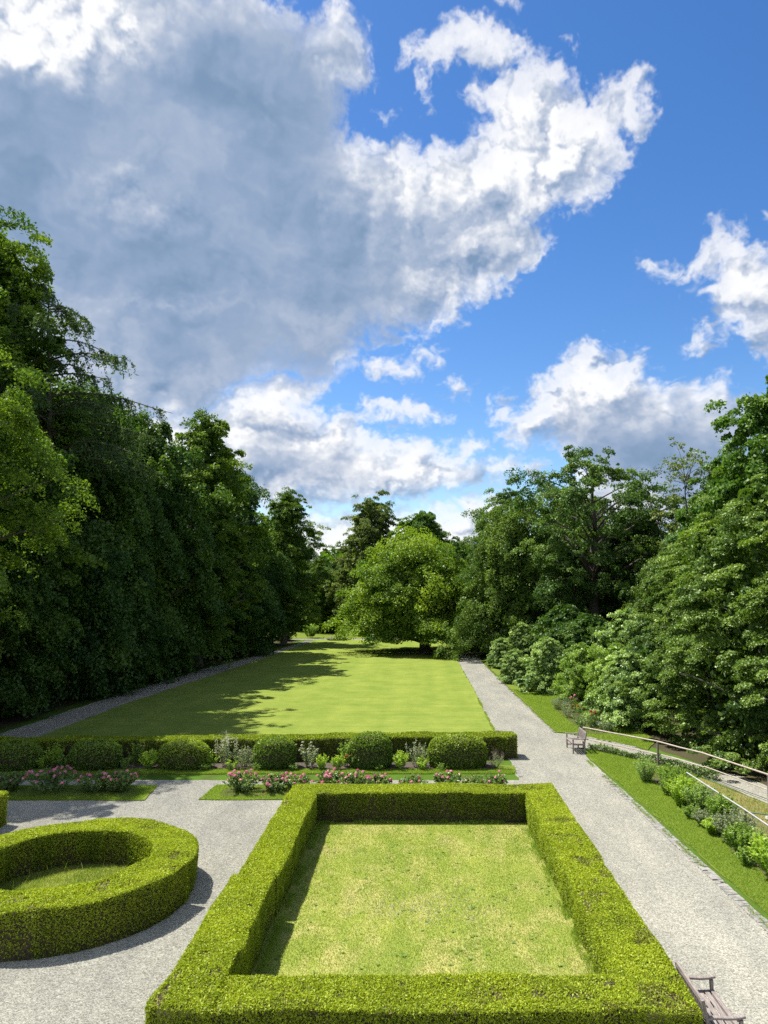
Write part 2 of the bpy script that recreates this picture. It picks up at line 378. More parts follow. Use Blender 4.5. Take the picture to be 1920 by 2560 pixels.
M['lawn_tree'] = leaf_mat('lawn_maple_leaves', (.07, .155, .018), (.30, .40, .04), trans=.42, gloss=.03)
M['chestnut'] = leaf_mat('browning_chestnut_leaves', (.075, .12, .03), (.205, .25, .07), trans=.40, gloss=.03)
M['dome'] = leaf_mat('dome_tree_leaves', (.036, .105, .018), (.15, .25, .035), trans=.36, gloss=.03)
M['oak'] = leaf_mat('oak_leaves', (.04, .10, .024), (.165, .255, .05), trans=.36, gloss=.035)
M['hornbeam'] = leaf_mat('hornbeam_leaves', (.038, .092, .016), (.205, .30, .046), trans=.32, gloss=.035, rough=.45)
M['weeping'] = leaf_mat('drooping_leaves', (.05, .11, .022), (.215, .305, .062), trans=.38, gloss=.03)
M['sparse'] = leaf_mat('sparse_leaves', (.09, .13, .035), (.22, .26, .08), trans=.44, gloss=.05)
M['lilac'] = leaf_mat('shrub_leaves', (.13, .225, .07), (.42, .54, .19), trans=.44, gloss=.045, rough=.42)
M['lime'] = leaf_mat('lime_shrub_leaves', (.12, .22, .03), (.35, .48, .085), trans=.40, gloss=.06)
M['euphorbia'] = leaf_mat('lime_herb_leaves', (.20, .34, .04), (.44, .56, .09), trans=.46, gloss=.03)
M['herb'] = leaf_mat('herb_leaves', (.11, .21, .035), (.28, .40, .075), trans=.44, gloss=.04)
M['silver'] = leaf_mat('silver_leaves', (.14, .18, .10), (.34, .38, .24), trans=.36, gloss=.03)
M['rose_leaf'] = leaf_mat('rose_leaves', (.065, .125, .03), (.21, .29, .085), trans=.38, gloss=.07)
M['dead'] = leaf_mat('dead_hedge_tips', (.16, .11, .045), (.42, .33, .16), trans=.2, tcol=(1, 1, .8), gloss=.01)
M['fallen'] = leaf_mat('fallen_leaf', (.13, .075, .035), (.36, .24, .11), trans=.1, tcol=(1, 1, .8), gloss=.02)
M['pink'] = leaf_mat('pink_petals', (.62, .14, .27), (.92, .46, .55), trans=.40, tcol=(1, .9, .9), gloss=.02)
M['red'] = leaf_mat('red_petals', (.30, .01, .012), (.50, .03, .03), trans=.3, tcol=(1, .9, .9), gloss=.02)
M['cream'] = leaf_mat('cream_florets', (.42, .42, .26), (.66, .65, .50), trans=.3, tcol=(1, 1, .9), gloss=.02)
M['mauve'] = leaf_mat('lavender_florets', (.16, .14, .24), (.30, .27, .38), trans=.3, tcol=(1, 1, 1), gloss=.02)
M['plum'] = leaf_mat('plum_spikes', (.12, .08, .08), (.24, .17, .15), trans=.3, tcol=(1, 1, 1), gloss=.02)
M['blade'] = leaf_mat('grass_blades', (.19, .27, .035), (.52, .53, .17), trans=.45, tcol=(1.1, 1.2, .6), gloss=.02)
M['blade_green'] = leaf_mat('green_grass_blades', (.19, .30, .03), (.43, .52, .085), trans=.48, tcol=(1.1, 1.2, .6), gloss=.02)

# ------------------------------------------------------------------ mesh helpers
class Geo:
    """collects quads and triangles; build() links them as ONE mesh object"""
    def __init__(self):
        self.v = []; self.q = []; self.t = []; self.tint_q = []; self.tint_t = []; self.n = 0
    def quads(self, V, F, tint=None):
        V = np.asarray(V, np.float32).reshape(-1, 3); F = np.asarray(F, np.int64).reshape(-1, 4)
        self.v.append(V); self.q.append(F + self.n); self.n += len(V)
        self.tint_q.append(np.full(len(F), .5, np.float32) if tint is None else np.asarray(tint, np.float32))
    def tris(self, V, F, tint=None):
        V = np.asarray(V, np.float32).reshape(-1, 3); F = np.asarray(F, np.int64).reshape(-1, 3)
        self.v.append(V); self.t.append(F + self.n); self.n += len(V)
        self.tint_t.append(np.full(len(F), .5, np.float32) if tint is None else np.asarray(tint, np.float32))
    def box(self, lo, hi, rot=None, at=(0, 0, 0)):
        x0, y0, z0 = lo; x1, y1, z1 = hi
        V = np.array([(x0, y0, z0), (x1, y0, z0), (x1, y1, z0), (x0, y1, z0), (x0, y0, z1), (x1, y0, z1), (x1, y1, z1), (x0, y1, z1)], np.float32)
        if rot is not None: V = V @ np.array(rot, np.float32).T
        V = V + np.array(at, np.float32)
        self.quads(V, [(0, 3, 2, 1), (4, 5, 6, 7), (0, 1, 5, 4), (1, 2, 6, 5), (2, 3, 7, 6), (3, 0, 4, 7)])
    def bar(self, a, b, w, h, bev=0.0):
        """a squared bar from a to b, w wide, h high"""
        a = np.array(a, float); b = np.array(b, float); d = b - a; ln = np.linalg.norm(d); d /= ln
        up = np.array((0, 0, 1.0)) if abs(d[2]) < .95 else np.array((1.0, 0, 0))
        s = np.cross(d, up); s /= np.linalg.norm(s); up = np.cross(s, d)
        c = min(w, h) * .14 if bev == 0 else bev
        sec = [(-w / 2 + c, -h / 2), (w / 2 - c, -h / 2), (w / 2, -h / 2 + c), (w / 2, h / 2 - c), (w / 2 - c, h / 2), (-w / 2 + c, h / 2), (-w / 2, h / 2 - c), (-w / 2, -h / 2 + c)]
        V = [p + s * x + up * y for p in (a, b) for x, y in sec]
        F = [(i, i + 8, (i + 1) % 8 + 8, (i + 1) % 8) for i in range(8)]
        o = 0
        F += [(0, 1, 2, 3), (0, 3, 4, 7), (4, 5, 6, 7)]
        F += [(11, 10, 9, 8), (15, 12, 11, 8), (15, 14, 13, 12)]
        self.quads(V, F)
    def tube(self, pts, rad, sides=6, tint=None):
        pts = np.asarray(pts, float); n = len(pts); rad = np.broadcast_to(np.asarray(rad, float), (n,))
        d = np.gradient(pts, axis=0); d /= np.linalg.norm(d, axis=1)[:, None] + 1e-9
        ref = np.where(np.abs(d[:, 2:3]) > .9, np.array([[1.0, 0, 0]]), np.array([[0, 0, 1.0]]))
        s = np.cross(d, ref); s /= np.linalg.norm(s, axis=1)[:, None] + 1e-9; u = np.cross(s, d)
        a = np.arange(sides) * 2 * math.pi / sides
        V = pts[:, None, :] + rad[:, None, None] * (np.cos(a)[None, :, None] * s[:, None, :] + np.sin(a)[None, :, None] * u[:, None, :])
        i = np.arange(n - 1)[:, None] * sides; k = np.arange(sides)[None, :]; k2 = (k + 1) % sides
        F = np.stack([i + k, i + k2, i + sides + k2, i + sides + k], -1).reshape(-1, 4)
        self.quads(V.reshape(-1, 3), F, None if tint is None else np.full(len(F), tint))
    def leaves(self, P, N, S, rng, aspect=.6, fold=.12, T=None, tint=None):
        """one bent rhombic blade per point"""
        n = len(P); P = np.asarray(P, np.float32); N = np.asarray(N, np.float32)
        N = N / (np.linalg.norm(N, axis=1)[:, None] + 1e-6)
        if T is None: T = rng.normal(size=(n, 3)).astype(np.float32)
        T = T - N * (T * N).sum(1)[:, None]; T /= np.linalg.norm(T, axis=1)[:, None] + 1e-6
        B = np.cross(N, T); S = np.broadcast_to(np.asarray(S, np.float32), (n,))[:, None]
        V = np.stack([P - T * S * .5, P + B * S * aspect * .5 + N * S * fold - T * S * .06, P + T * S * .5 - N * S * fold * .4, P - B * S * aspect * .5 + N * S * fold - T * S * .06], 1)
        F = np.arange(4 * n).reshape(n, 4)
        self.quads(V.reshape(-1, 3), F, tint)
    def mesh(self, name, material, flat=False):
        V = np.concatenate(self.v) if self.v else np.zeros((0, 3), np.float32)
        Q = np.concatenate(self.q) if self.q else np.zeros((0, 4), np.int64)
        T = np.concatenate(self.t) if self.t else np.zeros((0, 3), np.int64)
        me = bpy.data.meshes.new(name)
        me.vertices.add(len(V)); me.vertices.foreach_set('co', V.astype(np.float32).ravel())
        me.loops.add(Q.size + T.size)
        me.loops.foreach_set('vertex_index', np.concatenate([Q.ravel(), T.ravel()]).astype(np.int32))
        me.polygons.add(len(Q) + len(T))
        me.polygons.foreach_set('loop_start', np.concatenate([np.arange(len(Q)) * 4, Q.size + np.arange(len(T)) * 3]).astype(np.int32))
        me.update(calc_edges=True)
        tint = np.concatenate([np.concatenate(self.tint_q) if self.tint_q else np.zeros(0), np.concatenate(self.tint_t) if self.tint_t else np.zeros(0)]).astype(np.float32)
        at = me.attributes.new('tint', 'FLOAT', 'FACE'); at.data.foreach_set('value', np.clip(tint, 0, 1))
        if flat: me.shade_flat()
        me.materials.append(material)
        return me
    def build(self, name, material, parent=None, flat=False):
        o = bpy.data.objects.new(name, self.mesh(name, material, flat)); COL.objects.link(o)
        if parent is not None: o.parent = parent
        return o

def tag(o, label=None, cat=None, group=None, kind=None):
    if label: o['label'] = label
    if cat: o['category'] = cat
    if group: o['group'] = group
    if kind: o['kind'] = kind
    return o

def thing(name, label, cat, loc=(0, 0, 0), rz=0.0, group=None):
    o = bpy.data.objects.new(name, None); o.empty_display_size = .3
    COL.objects.link(o); o.location = loc; o.rotation_euler = (0, 0, rz)
    return tag(o, label, cat, group)

def dup(root, loc, rz=0.0, label=None, group=None, sc=1.0):
    """a copy of a thing with copies of its parts and sub-parts"""
    r = root.copy(); COL.objects.link(r); r.location = loc; r.rotation_euler = (0, 0, rz)
    r.scale = sc if isinstance(sc, tuple) else (sc, sc, sc)
    if label: r['label'] = label
    if group: r['group'] = group
    for ch in list(root.children):
        c = ch.copy(); COL.objects.link(c); c.parent = r
        for g in ch.children:
            d = g.copy(); COL.objects.link(d); d.parent = c
    return r

def wob(x, y, f, seed=5):
    return lattice(np.asarray(x, float) * f + 40, np.asarray(y, float) * f + 40, seed)

# ------------------------------------------------------------------ ground sheets
def sheet(name, pts, z, material, jit=0.0, thick=0.0, step=0.35, seed=1, label=None):
    """a ground sheet with a slightly uneven outline; thick > 0 gives it a side"""
    rng = np.random.default_rng(seed); ring = []
    n = len(pts)
    for i in range(n):
        a = np.array(pts[i], float); b = np.array(pts[(i + 1) % n], float); ln = np.linalg.norm(b - a)
        k = max(1, int(ln / step)) if jit else 1
        nr = np.array((-(b - a)[1], (b - a)[0])) / (ln + 1e-9)
        for j in range(k):
            p = a + (b - a) * j / k
            if jit and j: p = p + nr * (rng.normal() * jit * .5 + jit * float(wob(p[0], p[1], 1.3, seed)))
            ring.append(p)
    bm = bmesh.new()
    vs_ = [bm.verts.new((p[0], p[1], z)) for p in ring]
    f = bm.faces.new(vs_)
    if f.normal.z < 0: f.normal_flip()
    bm.normal_update()
    if f.normal.z < 0: bmesh.ops.reverse_faces(bm, faces=[f])
    if thick:
        lo = [bm.verts.new((p[0], p[1], z - thick)) for p in ring]
        m_ = len(ring)
        for i in range(m_):
            try: bm.faces.new((vs_[i], vs_[(i + 1) % m_], lo[(i + 1) % m_], lo[i]))
            except ValueError: pass
    bmesh.ops.triangulate(bm, faces=[f])
    me = bpy.data.meshes.new(name); bm.to_mesh(me); bm.free()
    me.shade_flat(); me.materials.append(material)
    o = bpy.data.objects.new(name, me); COL.objects.link(o); tag(o, label, None, None, 'structure')
    return o

BIG = 2500
sheet('ground', [(-BIG, -BIG), (BIG, -BIG), (BIG, BIG), (-BIG, BIG)], 0.0, M['field'])
sheet('gravel_court', [(-34, 3), (7.95, 3), (7.8, 14), (7.76, 17.2), (7.5, 25), (7.25, 32.4), (7.35, 34.7), (7.5, 37.6), (6.83, 37.9), (6.34, 52.9), (5.95, 71), (6.2, 80.5), (3.4, 80.5),
      (3.74, 71), (3.88, 50.7), (3.82, 38.5), (3.82, 29.0), (-34, 29.0)], 0.006, M['gravel'], jit=.045, seed=3)
sheet('side_path', [(7.2, 34.6), (7.4, 37.6), (9.2, 35.5), (10.9, 32.9), (12.6, 29.5), (13.4, 26), (13.8, 20), (13.8, 6), (12.0, 6), (12.0, 22), (11.9, 25.8), (10.95, 29.6), (9.95, 31.75), (8.9, 33.0), (7.7, 34.3)], 0.010, M['gravel'], jit=.05, seed=4)
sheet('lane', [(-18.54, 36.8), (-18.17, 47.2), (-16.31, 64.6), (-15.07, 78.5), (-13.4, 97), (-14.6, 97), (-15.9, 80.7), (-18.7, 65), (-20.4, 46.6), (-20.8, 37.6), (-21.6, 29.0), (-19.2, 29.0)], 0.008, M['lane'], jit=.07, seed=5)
sheet('lawn', [(-18.4, 32.2), (-18.5, 36.8), (-18.13, 47.2), (-16.27, 64.6), (-15.03, 78.5), (-13.3, 97.5), (-6, 98.0), (3.2, 98.0), (3.45, 80.5), (3.72, 71), (3.86, 50.7), (3.80, 38.5), (3.80, 33.2)], 0.035, M['lawn'], jit=.05, thick=.05, seed=6)
sheet('cross_path', [(-3.6, 79.9), (0, 79.4), (3.6, 79.5), (3.6, 80.9), (0, 80.5), (-3.6, 80.3)], 0.041, M['gravel'], jit=.08, seed=7)
sheet('far_path', [(-17, 98.1), (-10, 98.3), (-3, 98.2), (4, 97.5), (9, 93), (6.2, 80.5), (7.6, 80.5), (10.5, 93), (5, 99.3), (-3, 99.9), (-10, 100.0), (-17, 99.7)], 0.010, M['gravel'], jit=.08, seed=8)
sheet('far_meadow', [(-30, 100.0), (-10, 100.2), (-3, 100.1), (5, 99.6), (30, 100), (30, 175), (-30, 175)], 0.006, M['verge'])
sheet('square_lawn', [(-3.35, 12.9), (3.52, 12.9), (3.52, 24.25), (-3.35, 24.25)], 0.03, M['dry_lawn'])
cx, cy = -8.46, 18.45
sheet('ring_lawn', [(cx + 2.05 * math.cos(a * math.pi / 24), cy + 2.05 * math.sin(a * math.pi / 24)) for a in range(48)], 0.03, M['dry_lawn'])
sheet('verge', [(7.3, 33.15), (7.62, 25), (7.88, 17.2), (7.95, 12), (8.05, 5), (9.45, 5), (9.45, 20), (9.30, 26.3), (10.3, 29.0), (10.9, 29.65), (9.9, 31.55), (8.85, 32.85), (7.75, 34.1)], 0.035, M['verge'], jit=.04, thick=.05, seed=9)
sheet('far_verge', [(7.45, 37.75), (9.2, 35.65), (10.3, 34.1), (11.3, 36.2), (10.9, 42), (10.0, 50), (9.0, 60), (7.8, 74), (6.1, 72), (6.48, 53), (6.95, 37.95)], 0.035, M['verge'], jit=.05, thick=.05, seed=10)
sheet('woodland_floor', [(9, 5), (60, 5), (60, 120), (7, 120), (7.2, 74), (9.0, 50), (10.2, 36), (12.2, 30), (12.0, 22)], 0.004, M['litter'], jit=.08, seed=20)
sheet('shaded_floor', [(-60, 29), (-22.6, 29), (-21.4, 37.6), (-21.3, 46.6), (-19.6, 65), (-16.8, 80.7), (-15.4, 97), (-15.4, 120), (-60, 120)], 0.004, M['litter'], jit=.12, seed=21)
sheet('dry_bank', [(9.47, 5), (12.0, 5), (12.05, 22), (11.85, 25.6), (10.85, 29.3), (10.25, 28.8), (9.32, 26.3), (9.47, 20)], 0.012, M['bank'], jit=.06, seed=11)
sheet('border_strip', [(-30, 29.75), (-9, 29.85), (3.86, 30.02), (3.92, 31.15), (3.0, 31.3), (-17, 30.9), (-30, 30.9)], 0.035, M['verge'], jit=.035, thick=.05, seed=12)
sheet('border_bed', [(-30, 30.25), (3.1, 30.62), (3.1, 31.75), (-30, 31.2)], 0.041, M['soil'], jit=.06, seed=13)
sheet('rose_strip', [(-7.62, 26.42), (3.6, 26.42), (3.6, 28.25), (-7.5, 28.3)], 0.035, M['verge'], jit=.03, thick=.05, seed=14)
sheet('rose_bed', [(-7.0, 26.85), (3.2, 26.85), (3.2, 27.85), (-6.95, 27.85)], 0.041, M['soil'], jit=.06, seed=15)
sheet('left_rose_strip', [(-30, 26.35), (-9.45, 26.35), (-9.66, 28.2), (-30, 28.2)], 0.035, M['verge'], jit=.03, thick=.05, seed=16)
sheet('left_rose_bed', [(-30, 26.8), (-10.05, 26.8), (-10.15, 27.8), (-30, 27.8)], 0.041, M['soil'], jit=.06, seed=17)
sheet('herb_bed', [(8.85, 30.0), (8.8, 24), (8.85, 18), (8.85, 8), (9.42, 8), (9.42, 20), (9.28, 26.2), (9.6, 28.0), (9.3, 30.2)], 0.041, M['soil'], jit=.08, seed=18)
sheet('red_rose_bed', [(8.0, 45.5), (8.1, 41), (8.3, 37.6), (9.2, 37.4), (9.3, 41), (8.9, 45.5)], 0.041, M['soil'], jit=.08, seed=19)
# kerb of granite setts along the ways
def kerb(name, pts, rows, seed, skip=0.0, w=.13):
    rng = np.random.default_rng(seed); g = Geo()
    for a, b in zip(pts[:-1], pts[1:]):
        a = np.array(a, float); b = np.array(b, float); d = b - a; ln = np.linalg.norm(d); d /= ln; nr = np.array((d[1], -d[0]))
        s = 0
        while s < ln:
            l_ = rng.uniform(.12, .18)
            for r_ in range(rows):
                if rng.random() < skip: continue
                c = a + d * (s + l_ / 2) + nr * (r_ * (w + .002) + rng.normal() * .005)
                an = math.atan2(d[1], d[0]) + rng.normal() * .025
                ca, sa = math.cos(an), math.sin(an); hz = .034 + rng.normal() * .006
                g.bar((c[0] - ca * (l_ / 2 - .004), c[1] - sa * (l_ / 2 - .004), hz - .05), (c[0] + ca * (l_ / 2 - .004), c[1] + sa * (l_ / 2 - .004), hz - .05), w - .004, .1, .010)
            s += l_
    tag(g.build(name, M['sett'], None, True), None, None, None, 'structure')
kerb('kerb', [(7.60, 5), (7.60, 14), (7.55, 17.2), (7.28, 25), (7.12, 29.6)], 2, 1, .05)
kerb('edge_kerb', [(6.80, 37.9), (6.58, 46), (6.32, 53), (6.2, 60)], 1, 2, .25)
kerb('lawn_kerb', [(3.86, 38.5), (3.88, 33.3)], 1, 3, .12)
kerb('border_kerb', [(3.96, 31.2), (3.94, 29.6)], 1, 4, .1)
kerb('path_kerb', [(7.5, 37.65), (9.15, 35.6), (10.0, 34.4)], 1, 5, .3)

# ------------------------------------------------------------------ clipped hedges
def shoots(g, P, N, rng, size, tint, out=.6):
    """short shoots standing out of a clipped surface, mixed with blades lying on it"""
    n = len(P); k = rng.random(n) < out
    S = size * rng.uniform(.6, 1.4, n)
    J = rng.normal(size=(n, 3))
    T = N + .65 * J; T /= np.linalg.norm(T, axis=1)[:, None]
    A = np.cross(T, rng.normal(size=(n, 3)))
    A[~k] = N[~k] + .7 * rng.normal(size=(int((~k).sum()), 3))
    Tt = np.where(k[:, None], T, rng.normal(size=(n, 3)))
    g.leaves(P + N * (rng.random((n, 1)) - .6) * size * .8, A, S, rng, .5, .12, Tt, tint)

def hedge_pieces(name, label, pieces, dens, size, lm, closed_h=0.95, seed=1, loc=(0, 0, 0), patches=None, bare_side=0.0, tag_cat='hedge'):
    """pieces: (centre line points, width, height, ends capped?) in world metres"""
    rng = np.random.default_rng(seed)
    root = thing(name, label, tag_cat, loc)
    g = Geo(); core = Geo(); dead = Geo()
    for pts, w, h, bare in pieces:
        pts = np.array(pts, float); seg = np.diff(pts, axis=0); ln = np.linalg.norm(seg, axis=1); cum = np.concatenate([[0], np.cumsum(ln)]); tot = cum[-1]
        def at(s, t, z):
            s = np.clip(s, 0, tot); i = np.clip(np.searchsorted(cum, s, 'right') - 1, 0, len(ln) - 1)
            f_ = (s - cum[i]) / ln[i]
            p = pts[i] + seg[i] * f_[:, None]
            # smoothed side direction
            d0 = seg / ln[:, None]; dv = np.zeros_like(pts); dv[:-1] += d0; dv[1:] += d0; dv /= np.linalg.norm(dv, axis=1)[:, None]
            d = dv[i] * (1 - f_[:, None]) + dv[i + 1] * f_[:, None]; d /= np.linalg.norm(d, axis=1)[:, None]
            nr = np.stack([d[:, 1], -d[:, 0]], 1)
            q = p + nr * t[:, None]
            return np.stack([q[:, 0], q[:, 1], z], 1), nr, d
        def height(P):
            return h + .042 * wob(P[:, 0], P[:, 1], .9, seed) + .02 * wob(P[:, 0], P[:, 1], 2.7, seed + 1)
        def side(P, z):
            return .042 * wob(P[:, 0] * 1.0 + z * .6, P[:, 1] + z * .3, 1.1, seed + 2) + .02 * wob(P[:, 0] + z, P[:, 1] - z, 3.5, seed + 3)
        # core
        ns = max(2, int(tot / .12)); ss = np.linspace(0, tot, ns); ins = size * .95
        prof = [(-1, .0), (-1, .45), (-1, .8), (-.98, 1), (-.5, 1), (0, 1), (.5, 1), (.98, 1), (1, .8), (1, .45), (1, .0)]
        V = []
        for t_, z_ in prof:
            P0, nr, d = at(ss, np.full(ns, t_ * (w / 2 - ins)), np.zeros(ns))
            P0[:, 2] = z_ * (height(P0) - ins)
            if abs(t_) == 1:
                so = side(P0, P0[:, 2]); P0[:, 0] += nr[:, 0] * so * np.sign(t_); P0[:, 1] += nr[:, 1] * so * np.sign(t_)
            V.append(P0)
        V = np.stack(V, 1); m_ = len(prof)
        F = [(i * m_ + k, i * m_ + k + 1, (i + 1) * m_ + k + 1, (i + 1) * m_ + k) for i in range(ns - 1) for k in range(m_ - 1)]
        F += [(e * m_ + k, e * m_ + k + 1, e * m_ + m_ - 2 - k, e * m_ + m_ - 1 - k) for e in (0, ns - 1) for k in range(5 - 0) if m_ - 2 - k > k + 1]
        core.quads(V.reshape(-1, 3), F)
        # top
        n = int(tot * w * dens * 1.15); s = rng.uniform(0, tot, n); t = rng.uniform(-w / 2, w / 2, n)
        P, nr, d = at(s, t, np.zeros(n)); e = np.clip((w / 2 - np.abs(t)) / .07, 0, 1)
        P[:, 2] = height(P) - .035 * (1 - e) ** 2
        N = np.zeros((n, 3)); N[:, 2] = 1; N[:, :2] += nr * np.sign(t)[:, None] * (1 - e)[:, None] * .9
        pt = wob(P[:, 0], P[:, 1], .8, seed + 7) * .5 + wob(P[:, 0], P[:, 1], 2.3, seed + 8) * .35
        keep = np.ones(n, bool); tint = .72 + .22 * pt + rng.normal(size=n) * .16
        if patches is not None:
            pa = patches(P); keep = rng.random(n) > pa * .6; tint = tint - pa * .25
            dk = rng.random(n) < pa * .18; shoots(dead, P[dk] - np.array([0, 0, .012]), N[dk], rng, size * 1.1, rng.random(int(dk.sum())), .75)
        hole = wob(P[:, 0], P[:, 1], 3.2, seed + 9); keep &= ~((hole > .72) & (rng.random(n) < .75))
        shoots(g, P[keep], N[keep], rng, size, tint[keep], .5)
        # two sides and two ends
        for sg in (-1, 1):
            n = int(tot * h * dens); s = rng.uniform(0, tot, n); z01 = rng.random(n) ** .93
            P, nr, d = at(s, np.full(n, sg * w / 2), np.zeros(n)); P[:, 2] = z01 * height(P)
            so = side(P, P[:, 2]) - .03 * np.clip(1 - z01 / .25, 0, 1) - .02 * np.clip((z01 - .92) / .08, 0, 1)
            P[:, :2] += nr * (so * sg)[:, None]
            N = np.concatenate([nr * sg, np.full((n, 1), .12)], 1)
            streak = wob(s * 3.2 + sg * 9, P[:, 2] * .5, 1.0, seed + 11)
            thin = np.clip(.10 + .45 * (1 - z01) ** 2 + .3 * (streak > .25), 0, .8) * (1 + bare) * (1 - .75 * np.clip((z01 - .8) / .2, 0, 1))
            keep = rng.random(n) > np.clip(thin, 0, .9) * .85
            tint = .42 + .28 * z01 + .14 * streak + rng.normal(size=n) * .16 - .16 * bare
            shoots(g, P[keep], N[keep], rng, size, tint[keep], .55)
        for e_ in (0, 1):
            n = int(w * h * dens); t = rng.uniform(-w / 2, w / 2, n)
            P, nr, d = at(np.full(n, e_ * tot), t, np.zeros(n)); P[:, 2] = rng.random(n) * height(P)
            dd = d * (1 if e_ else -1); N = np.concatenate([dd, np.full((n, 1), .12)], 1)
            P[:, :2] += dd * .02
            shoots(g, P, N, rng, size, .45 + .25 * P[:, 2] / h + rng.normal(size=n) * .16, .55)
    off = Vector(loc)
    for G_ in (g, core, dead):
        for a in G_.v: a -= np.array(loc, np.float32)
    g.build('foliage', lm, root); core.build('twigs', M['twig'], root)
    if dead.n: dead.build('dead_tips', M['dead'], root)
    return root

def brown(P):
    r = np.clip((wob(P[:, 0], P[:, 1], 1.6, 77) + wob(P[:, 0], P[:, 1], 4.1, 78) * .9 - .02) * 2.0, 0, 1)
    mid = np.clip((P[:, 0] - 2.6) / 1.2, 0, 1) + np.clip((13.2 - P[:, 1]) / .8, 0, 1) * .5
    return r * np.clip(mid + .12, 0, 1)

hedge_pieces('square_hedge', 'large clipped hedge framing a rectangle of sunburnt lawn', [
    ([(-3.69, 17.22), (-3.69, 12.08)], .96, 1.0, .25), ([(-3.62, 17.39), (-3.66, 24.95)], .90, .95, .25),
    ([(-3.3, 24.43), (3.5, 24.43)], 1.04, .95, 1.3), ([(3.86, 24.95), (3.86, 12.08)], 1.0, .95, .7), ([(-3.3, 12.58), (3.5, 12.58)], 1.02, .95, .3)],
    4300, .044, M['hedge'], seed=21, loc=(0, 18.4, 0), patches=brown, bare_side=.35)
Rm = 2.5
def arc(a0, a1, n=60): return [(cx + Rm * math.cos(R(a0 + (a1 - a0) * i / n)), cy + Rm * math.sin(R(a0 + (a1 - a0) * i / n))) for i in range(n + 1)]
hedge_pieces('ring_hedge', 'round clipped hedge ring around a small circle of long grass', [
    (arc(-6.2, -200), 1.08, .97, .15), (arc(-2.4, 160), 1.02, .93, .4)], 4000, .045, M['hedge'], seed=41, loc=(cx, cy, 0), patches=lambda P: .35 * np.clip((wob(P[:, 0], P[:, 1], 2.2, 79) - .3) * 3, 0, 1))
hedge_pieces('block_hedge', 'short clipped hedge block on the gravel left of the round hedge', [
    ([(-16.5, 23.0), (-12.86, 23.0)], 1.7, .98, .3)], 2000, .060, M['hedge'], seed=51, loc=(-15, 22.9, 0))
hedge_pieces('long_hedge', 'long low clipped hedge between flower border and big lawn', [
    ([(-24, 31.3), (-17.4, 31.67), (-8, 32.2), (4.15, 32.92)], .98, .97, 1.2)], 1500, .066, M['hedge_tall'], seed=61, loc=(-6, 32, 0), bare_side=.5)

# ------------------------------------------------------------------ clipped yew domes
def yew_dome(label, x, y, rx, ry, h, seed, lm, top=.0):
    rng = np.random.default_rng(seed)
    root = thing('yew_dome', label, 'clipped bush', (x, y, 0.03), 0, 'clipped yew domes along the border')
    n = int(5200 * (rx * h) / .9); th = rng.uniform(0, 2 * math.pi, n); c = rng.uniform(-.75, 1, n)
    ex = .62
    def surf(th, c, k=1.0):
        s_ = np.sqrt(np.clip(1 - c * c, 0, 1))
        def p(v, e): return np.sign(v) * np.abs(v) ** e
        X = rx * p(s_, ex) * np.cos(th); Y = ry * p(s_, ex) * np.sin(th); Z = h * .42 + h * .58 * p(c, .75 + top)
        b = 1 + .035 * wob(th * 2.1, c * 3, 1.0, seed) + .02 * wob(th * 6, c * 7, 1.0, seed + 1)
        return np.stack([X * b * k, Y * b * k, np.maximum(Z * b * k, 0.02)], 1)
    P = surf(th, c); N = np.stack([P[:, 0] / rx ** 2, P[:, 1] / ry ** 2, (P[:, 2] - h * .42) / (h * .58) ** 2], 1); N /= np.linalg.norm(N, axis=1)[:, None]
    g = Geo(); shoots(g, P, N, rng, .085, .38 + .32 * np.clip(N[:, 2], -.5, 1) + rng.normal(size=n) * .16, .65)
    g.build('foliage', lm, root)
    c2 = Geo(); A, B = 28, 14
    tt = np.linspace(0, 2 * math.pi, A, endpoint=False); cc = np.linspace(-.75, .999, B)
    V = surf(np.tile(tt, B), np.repeat(cc, A), .93)
    F = [(i * A + k, i * A + (k + 1) % A, (i + 1) * A + (k + 1) % A, (i + 1) * A + k) for i in range(B - 1) for k in range(A)]
    c2.quads(V, F); c2.build('twigs', M['twig'], root)
yd = [(-16.35, 1.12, 1.06, 'dark clipped yew dome at the shady left end of the border', 'yew'), (-13.05, 1.02, 1.1, 'clipped dark yew dome behind the left rose bed, second from the left', 'yew'),
      (-9.5, 1.04, 1.06, 'flat-topped clipped yew dome catching sun at the shade edge', 'yew_gold'), (-5.85, .84, 1.17, 'dark clipped yew dome beside the tall cream-plumed herbs', 'yew'),
      (-1.97, .87, 1.34, 'roundest clipped yew dome, near the red flowers', 'yew'), (1.58, 1.2, 1.26, 'widest olive green clipped yew, near the right end of the border', 'yew_gold')]
for i, (x, rx, h, lb, mk) in enumerate(yd):
    yew_dome(lb, x, 30.98 + .02 * x, rx, .62, h, 300 + i, M[mk])

